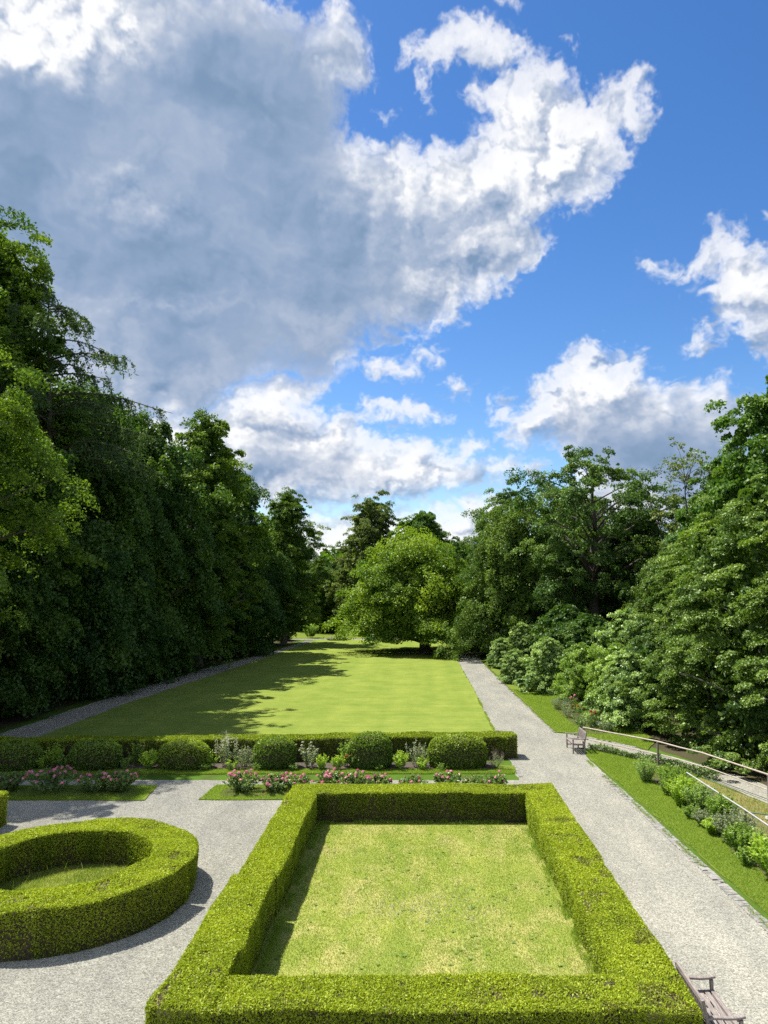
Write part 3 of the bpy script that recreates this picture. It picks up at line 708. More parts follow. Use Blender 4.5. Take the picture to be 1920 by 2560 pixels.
# ------------------------------------------------------------------ herbs, roses, border plants
def herb(name, label, cat, x, y, h, r, lm, seed, stems=26, per=26, leaf=.07, spread=.5, aspect=.4, bloom=None, bloom_n=0, bloom_s=.05, spike=False, group=None, z=.04, stem_mat=None, up=.25):
    """stems fanning out of one root, each set with leaves; bloom adds flower heads at the tips"""
    rng = np.random.default_rng(seed)
    root = thing(name, label, cat, (x, y, z), 0, group)
    g = Geo(); fl = Geo(); P = []; N = []; T = []; tn = []; tips = []
    for s in range(stems):
        a = rng.uniform(0, 2 * math.pi); q = math.sqrt(rng.random()); hh = h * rng.uniform(.65, 1.05) * (1 - .25 * q * q)
        o = np.array((math.cos(a), math.sin(a), 0)); b0 = o * r * .35 * q; tip = o * r * q * (1 + spread * .1) + np.array((0, 0, hh))
        mid = (b0 + tip) / 2 + np.array((0, 0, hh * .12))
        tt = rng.uniform(.04, 1, per)[:, None] ** .8
        p = (1 - tt) ** 2 * b0 + 2 * tt * (1 - tt) * mid + tt ** 2 * tip
        d = rng.normal(size=(per, 3)); d[:, 2] = np.abs(d[:, 2]) * .6 + up; d += o * .3
        d /= np.linalg.norm(d, axis=1)[:, None]
        P.append(p + d * leaf * .5); T.append(d); N.append(np.cross(d, rng.normal(size=(per, 3))) + np.array((0, 0, .7)))
        tn.append(.35 + .35 * tt[:, 0] + rng.normal(size=per) * .16)
        tips.append(tip)
        if s % 2 == 0: g.tube([b0, mid, tip], [.006, .005, .003], 3, .3)
    P = np.concatenate(P); g.leaves(P, np.concatenate(N), leaf * rng.uniform(.6, 1.3, len(P)), rng, aspect, .1, np.concatenate(T), np.concatenate(tn))
    g.build('leaves', lm, root)
    if bloom is not None:
        tips = np.array(tips)[rng.permutation(len(tips))]
        for k in range(bloom_n):
            c = tips[k % len(tips)] + rng.normal(size=3) * (.04 if k < len(tips) else .1)
            m_ = 14 if not spike else 26
            if spike:
                u = rng.random(m_); p = c + np.stack([rng.normal(size=m_) * bloom_s * .35, rng.normal(size=m_) * bloom_s * .35, u * bloom_s * 4.5], 1)
                nn = rng.normal(size=(m_, 3)); S = bloom_s * .6 * (1.15 - u)
            else:
                nn = rng.normal(size=(m_, 3)); nn /= np.linalg.norm(nn, axis=1)[:, None]; nn[:, 2] = np.abs(nn[:, 2]) * .9 + .1
                p = c + nn * bloom_s * .55; S = np.full(m_, bloom_s * 1.0)
            fl.leaves(p, nn, S, rng, .9, .08, None, np.clip(rng.random() * .6 + rng.random(m_) * .4, 0, 1))
        fl.build('blossoms', bloom, root)
    return root

RG = 'pink rose bushes in the strip beds'
def rose(label, x, y, h, r, n, seed):
    herb('rose_bush', label, 'rose bush', x, y, h * .72, r * 1.12, M['rose_leaf'], seed, 62, 34, .085, .5, .62, M['pink'], int(n * .85), .085, group=RG)
rb = [(-6.35, .95, .62, 26, 'pink rose bush full of blooms at the left tip of the right-hand rose bed'), (-5.15, .82, .55, 15, 'leafier pink rose bush second in the rose bed beside the square hedge corner'),
      (-4.35, .86, .42, 17, 'pink rose bush directly behind the near-left corner of the square hedge top'), (-3.2, 1.02, .48, 24, 'tall pink rose bush peeping over the square hedge near its left corner'),
      (-2.35, .9, .5, 14, 'pink rose bush behind the square hedge, in front of the dark round yew'), (-1.45, .88, .42, 12, 'small pink rose bush left of centre behind the square hedge'),
      (-.2, .80, .5, 7, 'pale pink rose bush behind the middle of the square hedge'), (1.05, .88, .5, 12, 'pink rose bush behind the square hedge below the widest yew'),
      (2.0, .78, .42, 6, 'sparse pink rose bush right of the middle behind the square hedge'), (2.75, .86, .45, 9, 'last pink rose bush at the right end of the rose bed')]
for i, (x, h, r, n, lb) in enumerate(rb): rose(lb, x, 27.35 + .12 * math.sin(i * 2.1), h, r, n, 400 + i)
lb_ = [(-15.9, .92, .6, 9, 'shaded rose bush with few pink blooms at the far left of the left bed'), (-14.75, .95, .55, 8, 'dark rose bush with a few pink blooms left of the widest pink one'),
       (-13.15, 1.12, .85, 34, 'widest pink rose bush in the left bed, covered in blooms'), (-11.6, .92, .6, 12, 'rose bush half in shade in the left bed with pink blooms on one side'), (-10.75, .96, .55, 17, 'pink rose bush at the right tip of the left bed')]
for i, (x, h, r, n, lb) in enumerate(lb_): rose(lb, x, 27.3, h, r, n, 430 + i)

BG = 'herbs and flowers between the yew domes'
herb('herb_clump', 'tall bright green herb clump between the two leftmost yews', 'herb', -14.85, 30.95, .95, .42, M['euphorbia'], 501, 26, 26, .10, group=BG)
herb('herb_clump', 'low bright herb clump in front of the tall one, left side', 'herb', -15.05, 30.55, .55, .33, M['euphorbia'], 502, 20, 22, .09, group=BG)
herb('herb_clump', 'second low bright herb clump, nearer the second yew', 'herb', -14.25, 30.55, .6, .3, M['herb'], 503, 20, 22, .09, group=BG)
herb('fern_clump', 'upright fern-like clump right of the second yew', 'herb', -11.55, 31.0, 1.0, .35, M['herb'], 504, 14, 40, .09, group=BG, aspect=.25)
herb('herb_clump', 'rounded lime herb clump just left of the sunlit flat-topped yew', 'herb', -10.85, 30.65, .72, .45, M['euphorbia'], 505, 36, 26, .10, group=BG)
herb('herb_clump', 'low feathery green clump at the front edge right of the second yew', 'herb', -11.75, 30.5, .5, .35, M['herb'], 506, 24, 22, .08, group=BG, aspect=.2)
herb('goat_beard', 'tall plant with cream plumes against the hedge between two yews', 'flower', -7.85, 31.05, 1.15, .5, M['silver'], 507, 26, 26, .08, .5, .4, M['cream'], 18, .10, True, group=BG)
herb('silver_bush', 'wide silvery grey-green bush left of the dark middle yew', 'herb', -7.05, 30.85, .85, .6, M['silver'], 508, 46, 28, .07, group=BG, bloom=M['cream'], bloom_n=8, bloom_s=.05)
herb('herb_clump', 'small vivid lime clump at the front of the silvery bush', 'herb', -7.45, 30.45, .48, .24, M['euphorbia'], 509, 16, 20, .09, group=BG)
herb('herb_clump', 'yellow-green herb clump touching the right side of the flat-topped yew', 'herb', -8.35, 30.7, .7, .25, M['euphorbia'], 510, 16, 22, .09, group=BG)
herb('white_rose_bush', 'loose grey-green bush with pale flowers right of the middle yew', 'rose bush', -4.45, 30.85, .98, .42, M['silver'], 511, 30, 26, .08, .5, .6, M['cream'], 12, .07, group=BG)
herb('herb_clump', 'rounded lime clump in front, left one of the pair before the red flowers', 'herb', -3.9, 30.5, .6, .27, M['euphorbia'], 512, 26, 24, .09, group=BG)
herb('herb_clump', 'rounded lime clump in front, right one of the pair before the red flowers', 'herb', -3.25, 30.48, .55, .3, M['euphorbia'], 513, 26, 24, .09, group=BG)
herb('herb_clump', 'tall pointed light green herb behind the pair of lime clumps', 'herb', -2.95, 30.95, 1.1, .35, M['herb'], 514, 26, 26, .10, group=BG)
herb('red_flower', 'red flowered plant against the left side of the roundest yew', 'flower', -2.55, 30.7, .62, .3, M['rose_leaf'], 515, 20, 18, .08, .5, .5, M['red'], 14, .07, group=BG)
herb('herb_clump', 'leafy lime clump right of the roundest yew', 'herb', -.75, 30.6, .68, .36, M['euphorbia'], 516, 30, 26, .10, group=BG)
herb('silver_bush', 'tall silvery herb with pale spikes left of the widest yew', 'herb', -.05, 30.95, 1.0, .5, M['silver'], 517, 36, 26, .07, group=BG, bloom=M['cream'], bloom_n=9, bloom_s=.06, spike=True)
herb('herb_clump', 'small lime clump at the lawn edge left of the widest yew', 'herb', .15, 30.52, .5, .26, M['euphorbia'], 518, 20, 22, .09, group=BG)
herb('lavender', 'plum-grey spiky clump at the right end of the border', 'flower', 3.05, 30.75, .62, .42, M['silver'], 519, 34, 18, .06, .5, .25, M['plum'], 30, .05, True, group=BG)
for i, x in enumerate((-12.9, -9.4, -8.6, -6.5, -5.0, -1.6, .9)):
    herb('ground_herb', ['low grass-like tuft at the foot of the second yew', 'low tuft at the foot of the flat-topped yew', 'low tuft left of the cream plumes', 'low tuft in front of the silvery bush', 'low tuft right of the dark middle yew', 'low tuft at the foot of the roundest yew', 'low tuft left of the foot of the widest yew'][i], 'herb', x, 30.38, .28, .28, M['herb'], 540 + i, 22, 16, .08, group=BG, aspect=.2)

# the border along the metal fence
HG = 'herbs in the bed beside the metal fence'
hb = [('fennel', 'dark feathery fennel clump standing alone on the verge', 8.45, 28.7, .95, .42, 'lilac', .05, None, 0),
      ('daisy_clump', 'daisy clump with small white flowers at the far end of the bed', 8.95, 27.6, .9, .38, 'herb', .07, 'cream', 12),
      ('herb_clump', 'light green tall herbs just behind the start of the metal fence', 8.95, 26.6, 1.05, .5, 'herb', .085, None, 0),
      ('herb_clump', 'broad yellow-green herb clump by the fence start', 8.75, 25.6, 1.0, .52, 'euphorbia', .08, None, 0),
      ('herb_clump', 'deep green bushy herb between lime ones, middle of the bed', 9.05, 24.9, .95, .5, 'lilac', .085, None, 0),
      ('catmint', 'low grey-green mound at the edge of the verge in mid-bed', 8.72, 23.6, .5, .36, 'silver', .05, None, 0),
      ('herb_clump', 'small yellow clump at the verge edge next to the grey-green mound', 8.68, 22.9, .42, .3, 'euphorbia', .08, None, 0),
      ('herb_clump', 'tall leafy clump against the fence in mid-bed', 9.12, 23.3, 1.05, .45, 'herb', .09, None, 0),
      ('herb_clump', 'spreading pale green clump with fine leaves along the fence', 9.0, 22.1, .9, .55, 'silver', .075, None, 0),
      ('herb_clump', 'rich green clump leaning over the verge', 8.85, 21.2, .8, .48, 'herb', .085, None, 0),
      ('goldenrod', 'largest lime green goldenrod bush in the fence bed', 8.98, 19.4, 1.12, .62, 'euphorbia', .11, None, 0),
      ('hosta', 'low yellow-green hosta with broad leaves at the bed edge', 8.72, 18.25, .38, .36, 'euphorbia', .14, None, 0),
      ('lavender', 'grey-blue lavender clump at the right edge next to the hosta', 9.15, 18.0, .95, .42, 'silver', .055, 'mauve', 34)]
for i, (nm, lb, x, y, h, r, mk, lf, bl, bn) in enumerate(hb):
    herb(nm, lb, 'herb', x + .1, y, h, r * 1.08, M[mk], 600 + i, int(60 + 100 * r), 40, lf, .5, .45 if nm != 'hosta' else .75, M[bl] if bl else None, bn, .04, nm == 'lavender', group=HG)
for i, (x, y, h, r, lb) in enumerate([(8.72, 20.4, .45, .3, 'low pale tuft before the goldenrod'), (8.66, 24.4, .4, .3, 'low green tuft at the soil gap in mid-bed'), (9.2, 20.6, .8, .35, 'green herb squeezed between goldenrod and fence'), (8.8, 27.0, .7, .32, 'thin green herb beside the daisies')]):
    herb('herb_clump', lb, 'herb', x, y, h, r, M['herb'], 640 + i, 30, 26, .08, group=HG)
RR = 'flowers in the red rose bed'
rr = [('lavender', 'pale mauve lavender at the far end of the red rose bed', 8.2, 44.6, .6, .4, 'silver', 'mauve', 24, .05), ('lavender', 'mauve lavender second from the far end of the red rose bed', 8.55, 43.6, .6, .4, 'silver', 'mauve', 20, .05),
      ('rose_bush', 'dark rose bush with blush blooms in the red rose bed', 8.9, 43.5, .95, .3, 'rose_leaf', 'pink', 5, .10), ('rose_bush', 'sparse rose bush with red blooms, middle of the red rose bed', 8.85, 41.6, .8, .36, 'rose_leaf', 'red', 6, .10),
      ('rose_bush', 'red rose bush closest to the railing, with a few deep red blooms', 8.8, 38.4, .9, .3, 'rose_leaf', 'red', 4, .10), ('rose_bush', 'small red rose bush in front of the lavender near the railing', 9.05, 39.6, .85, .32, 'rose_leaf', 'red', 3, .09),
      ('lavender', 'grey lavender mound at the near end of the red rose bed', 9.35, 38.0, .55, .48, 'silver', 'mauve', 22, .04), ('catmint', 'grey-green mound in the middle of the red rose bed', 8.4, 41.9, .6, .45, 'silver', None, 0, .05),
      ('catmint', 'brownish grey mound between red rose bushes', 8.5, 40.0, .6, .45, 'silver', 'plum', 14, .04), ('herb_clump', 'green herb mound left of the red rose bush near the railing', 8.35, 38.9, .55, .42, 'rose_leaf', None, 0, .05)]
for i, (nm, lb, x, y, h, r, mk, bl, bn, bs) in enumerate(rr):
    herb(nm, lb, 'flower', x, y, h, r, M[mk], 660 + i, 34, 22, .07, .5, .4, M[bl] if bl else None, bn, bs, nm != 'rose_bush', group=RR)

# low edging hedge along the side path
rng = np.random.default_rng(71); g = Geo(); c2 = Geo()
ln_ = np.array([(7.75, 34.35), (8.9, 32.82), (9.93, 31.5), (10.95, 29.9), (11.3, 28.9)])
eh = thing('edging_hedge', 'knee-high ragged box edging along the side path under the railing', 'hedge', (9.5, 31.8, 0))
for a, b in zip(ln_[:-1], ln_[1:]):
    L_ = np.linalg.norm(b - a); n = int(L_ * 700); u = rng.random(n)
    p = a + (b - a) * u[:, None] + rng.normal(size=(n, 2)) * .1
    lump = .5 + .5 * wob(p[:, 0], p[:, 1], 2.4, 9)
    z = rng.random(n) ** .7 * (.16 + .22 * lump)
    N = rng.normal(size=(n, 3)); N[:, 2] += 1
    g.leaves(np.c_[p - np.array((9.5, 31.8)), z + .03], N, rng.uniform(.05, .1, n), rng, .6, .12, None, .5 + rng.normal(size=n) * .2)
g.build('foliage', M['rose_leaf'], eh)

# ------------------------------------------------------------------ leaves blown to the edges of the gravel
rng = np.random.default_rng(95); g = Geo()
def edge_leaves(a, b, n, sp, out):
    a = np.array(a, float); b = np.array(b, float); d = (b - a) / np.linalg.norm(b - a); nr = np.array((d[1], -d[0]))
    u = rng.random(n); keep = wob(a[0] + u * 9, a[1] + u * 31, 1.2, 96) > -.25; u = u[keep]
    p = a + (b - a) * u[:, None] + nr * (np.abs(rng.normal(size=len(u))) * sp * out)[:, None]
    N = rng.normal(size=(len(p), 3)) * .5 + np.array([0, 0, 1.0])
    g.leaves(np.c_[p, .014 + rng.random(len(p)) * .01], N, rng.uniform(.025, .06, len(p)), rng, .6, .1, None, rng.random(len(p)))
edge_leaves((5.95, 71), (6.34, 52.9), 1500, .35, -1); edge_leaves((6.34, 52.9), (6.8, 38), 1300, .28, -1)
edge_leaves((3.88, 50.7), (3.84, 34), 1200, .22, 1); edge_leaves((7.05, 29), (7.45, 18), 500, .18, -1); edge_leaves((7.45, 18), (7.5, 11), 250, .18, -1)
edge_leaves((4.42, 24.5), (4.42, 12.5), 260, .15, 1); edge_leaves((-4.2, 24.5), (-4.25, 12.5), 200, .15, -1)
n = 420; p = np.stack([rng.uniform(-14, 7.5, n), rng.uniform(10, 33, n)], 1)
g.leaves(np.c_[p, np.full(n, .016)], rng.normal(size=(n, 3)) * .4 + np.array([0, 0, 1.0]), rng.uniform(.02, .045, n), rng, .6, .1, None, rng.random(n))
tag(g.build('fallen_leaves', M['fallen']), None, None, None, 'stuff')

# ------------------------------------------------------------------ grass blades (uncountable)
def blades(name, sampler, n, h, w, material, seed, z=.03, patchy=None):
    rng = np.random.default_rng(seed); P = sampler(rng, n); n = len(P)
    pt = .5 + .5 * wob(P[:, 0], P[:, 1], 1.4, seed) * .7 + .3 * wob(P[:, 0], P[:, 1], 4.7, seed + 1)
    a = rng.uniform(0, 2 * math.pi, n); H_ = h * rng.uniform(.5, 1.3, n) * (.8 + .3 * pt); W_ = w * rng.uniform(.7, 1.3, n)
    lean = rng.normal(size=(n, 2)) * .45
    V = np.zeros((n, 3, 3), np.float32)
    V[:, 0, :2] = P + np.stack([np.cos(a), np.sin(a)], 1) * W_[:, None] / 2; V[:, 1, :2] = P - np.stack([np.cos(a), np.sin(a)], 1) * W_[:, None] / 2
    V[:, 2, :2] = P + lean * H_[:, None]; V[:, :2, 2] = z; V[:, 2, 2] = z + H_
    dry = np.clip(wob(P[:, 0] * 1.3, P[:, 1] * .8, 1.1, 88) * .6 + wob(P[:, 0], P[:, 1], 3.1, 89) * .45, -1, 1)
    tint = .34 + (.38 * dry if patchy else .1 * dry) + rng.normal(size=n) * .2
    g = Geo(); g.tris(V.reshape(-1, 3), np.arange(3 * n).reshape(n, 3), tint)
    o = g.build(name, material); tag(o, None, None, None, 'stuff'); return o
def rect(x0, y0, x1, y1): return lambda r, n: np.stack([r.uniform(x0, x1, n), y0 + (y1 - y0) * r.random(n)], 1)
def disc(r, n):
    q = 2.0 * np.sqrt(r.random(n)); a = r.uniform(0, 2 * math.pi, n); return np.stack([cx + q * np.cos(a), cy + q * np.sin(a)], 1)
def poly(pts):
    pts = np.array(pts)
    def f_(r, n):
        lo = pts.min(0); hi = pts.max(0); P = r.uniform(lo, hi, (n, 2)); return P[sdf(P[:, 0], P[:, 1], [tuple(p) for p in pts]) > 0.01]
    return f_
blades('square_grass', rect(-3.3, 13.0, 3.45, 24.2), 200000, .030, .011, M['blade'], 81, patchy=1)
blades('ring_grass', disc, 42000, .07, .012, M['blade'], 82, patchy=1)
blades('ring_seed_grass', disc, 170, .36, .010, M['blade'], 83)
blades('verge_grass', poly([(7.3, 33.15), (7.62, 25), (7.88, 17.2), (7.96, 10), (8.95, 10), (8.95, 18), (8.9, 24), (8.9, 29), (10.3, 29.0), (10.9, 29.6), (9.9, 31.55), (8.85, 32.85), (7.75, 34.1)]), 190000, .05, .012, M['blade_green'], 84, .035)
blades('strip_grass', rect(-18, 29.85, 3.85, 30.55), 42000, .05, .014, M['blade_green'], 85, .035)
blades('rose_strip_grass', poly([(-7.62, 26.44), (3.6, 26.44), (3.6, 28.2), (-7.5, 28.2)]), 42000, .05, .013, M['blade_green'], 86, .035)
blades('left_strip_grass', rect(-18, 26.38, -9.6, 28.15), 36000, .05, .013, M['blade_green'], 87, .035)
def along(segs, sp):
    def f_(r, n):
        L_ = np.array([np.hypot(b[0] - a[0], b[1] - a[1]) for a, b in segs]); k = r.choice(len(segs), n, p=L_ / L_.sum()); u = r.random(n)
        A = np.array([s_[0] for s_ in segs], float)[k]; B = np.array([s_[1] for s_ in segs], float)[k]; P = A + (B - A) * u[:, None] + r.normal(size=(n, 2)) * sp
        return P[wob(P[:, 0], P[:, 1], 1.7, 98) > -.15]
    return f_
blades('hedge_foot_grass', along([((-3.05, 13.2), (-3.05, 24)), ((-3.1, 23.85), (3.3, 23.85)), ((3.33, 24), (3.33, 13.2))], .06), 9000, .13, .012, M['blade_green'], 93)
blades('path_edge_grass', along([((7.66, 11), (7.60, 17.2)), ((7.60, 17.2), (7.33, 25)), ((7.33, 25), (7.1, 32)), ((6.85, 38), (6.4, 53)), ((3.82, 50), (3.8, 33.4)), ((-7.62, 26.42), (-4, 26.42)), ((-18, 26.36), (-9.5, 26.36)), ((-16, 29.85), (3.8, 30.0))], .045), 16000, .085, .013, M['blade_green'], 94, .02)
# broad-leaved weeds and small blue flowers in the sunburnt lawn
rng = np.random.default_rng(97); g = Geo(); g2 = Geo()
for k in range(150):
    q = np.array([rng.uniform(-3, 3.3), rng.uniform(13.2, 24)]); n = rng.integers(5, 10); a = rng.uniform(0, 6.28, n); s_ = rng.uniform(.035, .07)
    d = np.stack([np.cos(a), np.sin(a), np.full(n, .35)], 1)
    g.leaves(np.c_[q + d[:, :2] * s_ * .5, np.full(n, .05)], np.c_[-d[:, :2] * .35, np.ones(n)], s_, rng, .5, .08, d, rng.random(n))
n = 420; q = np.stack([rng.normal(.1, .9, n), rng.normal(17.8, .55, n)], 1)
g2.leaves(np.c_[q, np.full(n, .075)], rng.normal(size=(n, 3)) * .5 + np.array([0, 0, 1.0]), rng.uniform(.02, .035, n), rng, .9, .05, None, rng.random(n))
tag(g.build('lawn_weeds', M['herb']), None, None, None, 'stuff'); tag(g2.build('small_flowers', M['mauve']), None, None, None, 'stuff')
blades('bank_weeds', poly([(9.5, 8), (12.0, 8), (12.0, 22), (11.8, 25.6), (10.8, 29.2), (9.4, 26.3)]), 26000, .14, .012, M['blade'], 90, .012)
blades('far_verge_grass', poly([(7.45, 37.75), (9.2, 35.65), (10.3, 34.1), (11.3, 36.2), (10.9, 42), (10, 50), (6.55, 53), (6.95, 37.95)]), 90000, .055, .018, M['blade_green'], 92, .035)

# ------------------------------------------------------------------ trees
def oval(t): return np.sin(np.pi * np.clip(t, 0, 1) ** .78) ** .62
def dome(t): return np.clip(1 - np.clip(t, 0, 1) ** 2.3, 0, 1) ** .5 * (.72 + .28 * np.clip(t / .25, 0, 1))
def skirt(t): return np.clip(1 - np.clip(t, 0, 1) ** 2.1, 0, 1) ** .58
def column(t): return np.clip(.72 + np.clip(t / .3, 0, 1) * .28, 0, 1) * np.clip(1 - np.clip(t, 0, 1) ** 3.4, 0, 1) ** .5
def tall(t): return np.clip(np.clip(t / .12, 0, 1), .55, 1) * np.clip(1 - np.clip(t, 0, 1) ** 3.0, 0, 1) ** .6
def vase(t): return (.45 + .55 * np.clip(t / .55, 0, 1)) * np.clip(1 - np.clip((t - .5) / .5, 0, 1) ** 2.6, 0, 1) ** .55

def make_tree(name, label, cat, seed, H, z0, Rr, prof, lm, nb=110, ns=7, nl=70, br=.16, leaf=.24, aspect=.62, layer=.22, up=.8, jit=.75, droop=.0,
              trunk=.35, bark='bark', limbs=.5, inner=2500, lobes=.22, shell=(.55, 1.0), lean=(0, 0), gap=.0, sag=0.0, zmin=.12):
    rng = np.random.default_rng(seed); root = thing(name, label, cat); nl = int(nl * 1.9); nb = int(nb * .78); leaf = leaf * .79; inner = int(inner * 1.5)
    crown = Geo(); wood = Geo()
    # trunk
    zt = np.linspace(0, H * .86, 10); wx_ = np.cumsum(rng.normal(size=10) * .012 * H); wx_ -= wx_[0]; wy_ = np.cumsum(rng.normal(size=10) * .012 * H); wy_ -= wy_[0]
    tp = np.stack([wx_ * .5 + lean[0] * zt / H, wy_ * .5 + lean[1] * zt / H, zt], 1)
    tr = trunk * np.clip(1 - zt / (H * .9), .06, 1) ** .8; tr[0] *= 1.45
    wood.tube(tp, tr, 10)
    def trunk_at(z):
        return np.array([np.interp(z, zt, tp[:, 0]), np.interp(z, zt, tp[:, 1]), z])
    th0 = rng.uniform(0, 6.28, 5)
    LP, LN, LS, LT = [], [], [], []
    # boughs, more where the crown is wide
    tt = np.linspace(0, 1, 200); wgt = prof(tt) + .15; cdf = np.cumsum(wgt); cdf /= cdf[-1]
    for b in range(nb):
        t = np.interp((b + rng.random()) / nb, cdf, tt); th = b * 2.399963 + rng.normal() * .35
        lob = 1 + lobes * (math.sin(2 * th + th0[0] + 3 * t) * .5 + math.sin(3 * th + th0[1] - 5 * t) * .5 + rng.normal() * .35)
        if gap and rng.random() < gap: continue
        q = rng.uniform(*shell) if rng.random() < .85 else rng.uniform(.15, .6)
        rad = Rr * float(prof(np.array(t))) * lob * q
        z = z0 + t * (H - z0) - br * Rr * .3
        c0 = trunk_at(min(z, H * .86)); c = np.array([c0[0] + rad * math.cos(th), c0[1] + rad * math.sin(th), z + rng.normal() * .02 * H - sag * rad])
        o = np.array([math.cos(th), math.sin(th), .0])
        if rng.random() < limbs:
            za = max(z0 * .6, z - rad * rng.uniform(.35, .9)); a = trunk_at(min(za, H * .84))
            m_ = a * .45 + c * .55 + np.array([0, 0, rad * .12 * (1 - sag * 4)]) + rng.normal(size=3) * .04 * Rr
            r0 = max(.03, trunk * .34 * (rad / Rr) ** .7 * (1 - .5 * t))
            e_ = c + o * br * Rr * .5
            pts = [a * (1 - u) ** 2 + 2 * u * (1 - u) * m_ + e_ * u * u for u in np.linspace(0, 1, 7)]
            wood.tube(pts, np.linspace(r0, r0 * .18, 7), 5)
            for k in range(2):
                u = rng.uniform(.4, .85); s_ = a * (1 - u) ** 2 + 2 * u * (1 - u) * m_ + e_ * u * u
                d_ = rng.normal(size=3); d_[2] = abs(d_[2]) * .6 - sag * 2; d_ = d_ / np.linalg.norm(d_) + o * .5
                wood.tube([s_, s_ + d_ * br * Rr * .5, s_ + d_ * br * Rr + np.array([0, 0, br * Rr * .15])], [r0 * .35, r0 * .22, r0 * .08], 4)
        bs = br * Rr * rng.uniform(.7, 1.35); bt = rng.normal() * .2
        for s in range(ns):
            d = rng.normal(size=3) * np.array([.62, .62, .5]); d += o * .25
            sc_ = c + d * bs
            sr = bs * rng.uniform(.38, .72)
            n = int(nl * rng.uniform(.6, 1.4))
            rr_ = np.sqrt(rng.random(n)) * sr; aa = rng.uniform(0, 6.283, n)
            ex = np.stack([np.cos(aa) * rr_, np.sin(aa) * rr_, rng.normal(size=n) * sr * layer - (rr_ / sr) ** 2 * sr * (.25 + droop)], 1)
            # the spray tips outwards a little
            ex[:, 2] -= (ex[:, 0] * o[0] + ex[:, 1] * o[1]) * (.25 + droop * .6)
            if droop: ex[:, 2] *= 1 + droop * 1.2
            LP.append(sc_ + ex)
            N = rng.normal(size=(n, 3)) * jit + o * .45 + np.array([0, 0, up])
            N += ex / (sr + 1e-6) * .35
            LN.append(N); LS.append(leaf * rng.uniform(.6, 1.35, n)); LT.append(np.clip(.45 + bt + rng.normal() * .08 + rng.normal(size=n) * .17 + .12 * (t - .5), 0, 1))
    # the inner mass of twigs and leaves
    n = inner; t = rng.random(n); th = rng.uniform(0, 6.283, n); q = rng.random(n) ** .5 * .68
    P = np.stack([np.interp(z0 + t * (H - z0), zt, tp[:, 0]) + Rr * prof(t) * q * np.cos(th), np.interp(z0 + t * (H - z0), zt, tp[:, 1]) + Rr * prof(t) * q * np.sin(th), z0 + t * (H - z0) * .96 + .2], 1)
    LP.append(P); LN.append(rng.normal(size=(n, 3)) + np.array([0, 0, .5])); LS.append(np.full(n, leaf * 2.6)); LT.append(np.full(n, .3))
    P = np.concatenate(LP); N_ = np.concatenate(LN); S_ = np.concatenate(LS); T_ = np.concatenate(LT)
    k_ = P[:, 2] > zmin * (1 + .35 * wob(P[:, 0], P[:, 1], .7, seed)); P, N_, S_, T_ = P[k_], N_[k_], S_[k_], T_[k_]
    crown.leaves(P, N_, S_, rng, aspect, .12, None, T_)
    crown.build('crown', lm, root); wood.build('trunk', M[bark], root)
    return root

def make_larch(name, label, seed, H, Rr):
    rng = np.random.default_rng(seed); root = thing(name, label, 'tree'); crown = Geo(); wood = Geo()
    zt = np.linspace(0, H, 12); tp = np.stack([np.sin(zt * .15) * .3, np.cos(zt * .1) * .3 - .3, zt], 1)
    wood.tube(tp, .42 * np.clip(1 - zt / (H * 1.02), .03, 1), 9)
    P, N, S, T, Tn = [], [], [], [], []
    for b in range(48):
        t = rng.random() ** .6; z = H * (.52 + .47 * t); th = b * 2.4 + rng.normal() * .3
        ln = Rr * (1 - t) ** .42 * rng.uniform(.35, 1.2) + .5; o = np.array([math.cos(th), math.sin(th), 0])
        a = np.array([np.interp(z, zt, tp[:, 0]), np.interp(z, zt, tp[:, 1]), z])
        u = np.linspace(0, 1, 9)[:, None]
        lift = rng.uniform(.25, .55)
        pts = a + o * ln * u + np.array([0, 0, 1.0]) * ln * (lift * u - (lift + .18) * u ** 2.2 + .14 * u ** 5)
        wood.tube(pts, np.linspace(.11 * (1 - t * .6), .015, 9), 5)
        nt_ = int(ln * 5)
        for k in range(nt_):
            v = rng.uniform(.25, 1); p = np.array([np.interp(v, u[:, 0], pts[:, i]) for i in range(3)])
            sd_ = np.cross(o, (0, 0, 1)) * rng.choice([-1, 1]); tl = rng.uniform(.5, 1.6) * (1 - .3 * v)
            w = np.linspace(0, 1, 6)[:, None]
            tw = p + (sd_ * rng.uniform(.1, .8) + o * rng.uniform(0, .6)) * tl * w + np.array([0, 0, -1.0]) * tl * (.25 * w + .75 * w ** 2)
            wood.tube(tw[::2], [.012, .009, .005], 3)
            m_ = int(26 * tl); x = rng.random(m_); q = np.stack([np.interp(x, w[:, 0], tw[:, i]) for i in range(3)], 1) + rng.normal(size=(m_, 3)) * .07
            d = rng.normal(size=(m_, 3)); d[:, 2] -= .6
            P.append(q); T.append(d); N.append(rng.normal(size=(m_, 3)) + np.array([0, 0, .4])); S.append(rng.uniform(.14, .34, m_)); Tn.append(np.clip(.5 + rng.normal() * .1 + rng.normal(size=m_) * .15, 0, 1))
    P = np.concatenate(P)
    crown.leaves(P, np.concatenate(N), np.concatenate(S), rng, .3, .06, np.concatenate(T), np.concatenate(Tn))
    crown.build('crown', M['larch'], root); wood.build('trunk', M['bark'], root)
    return root

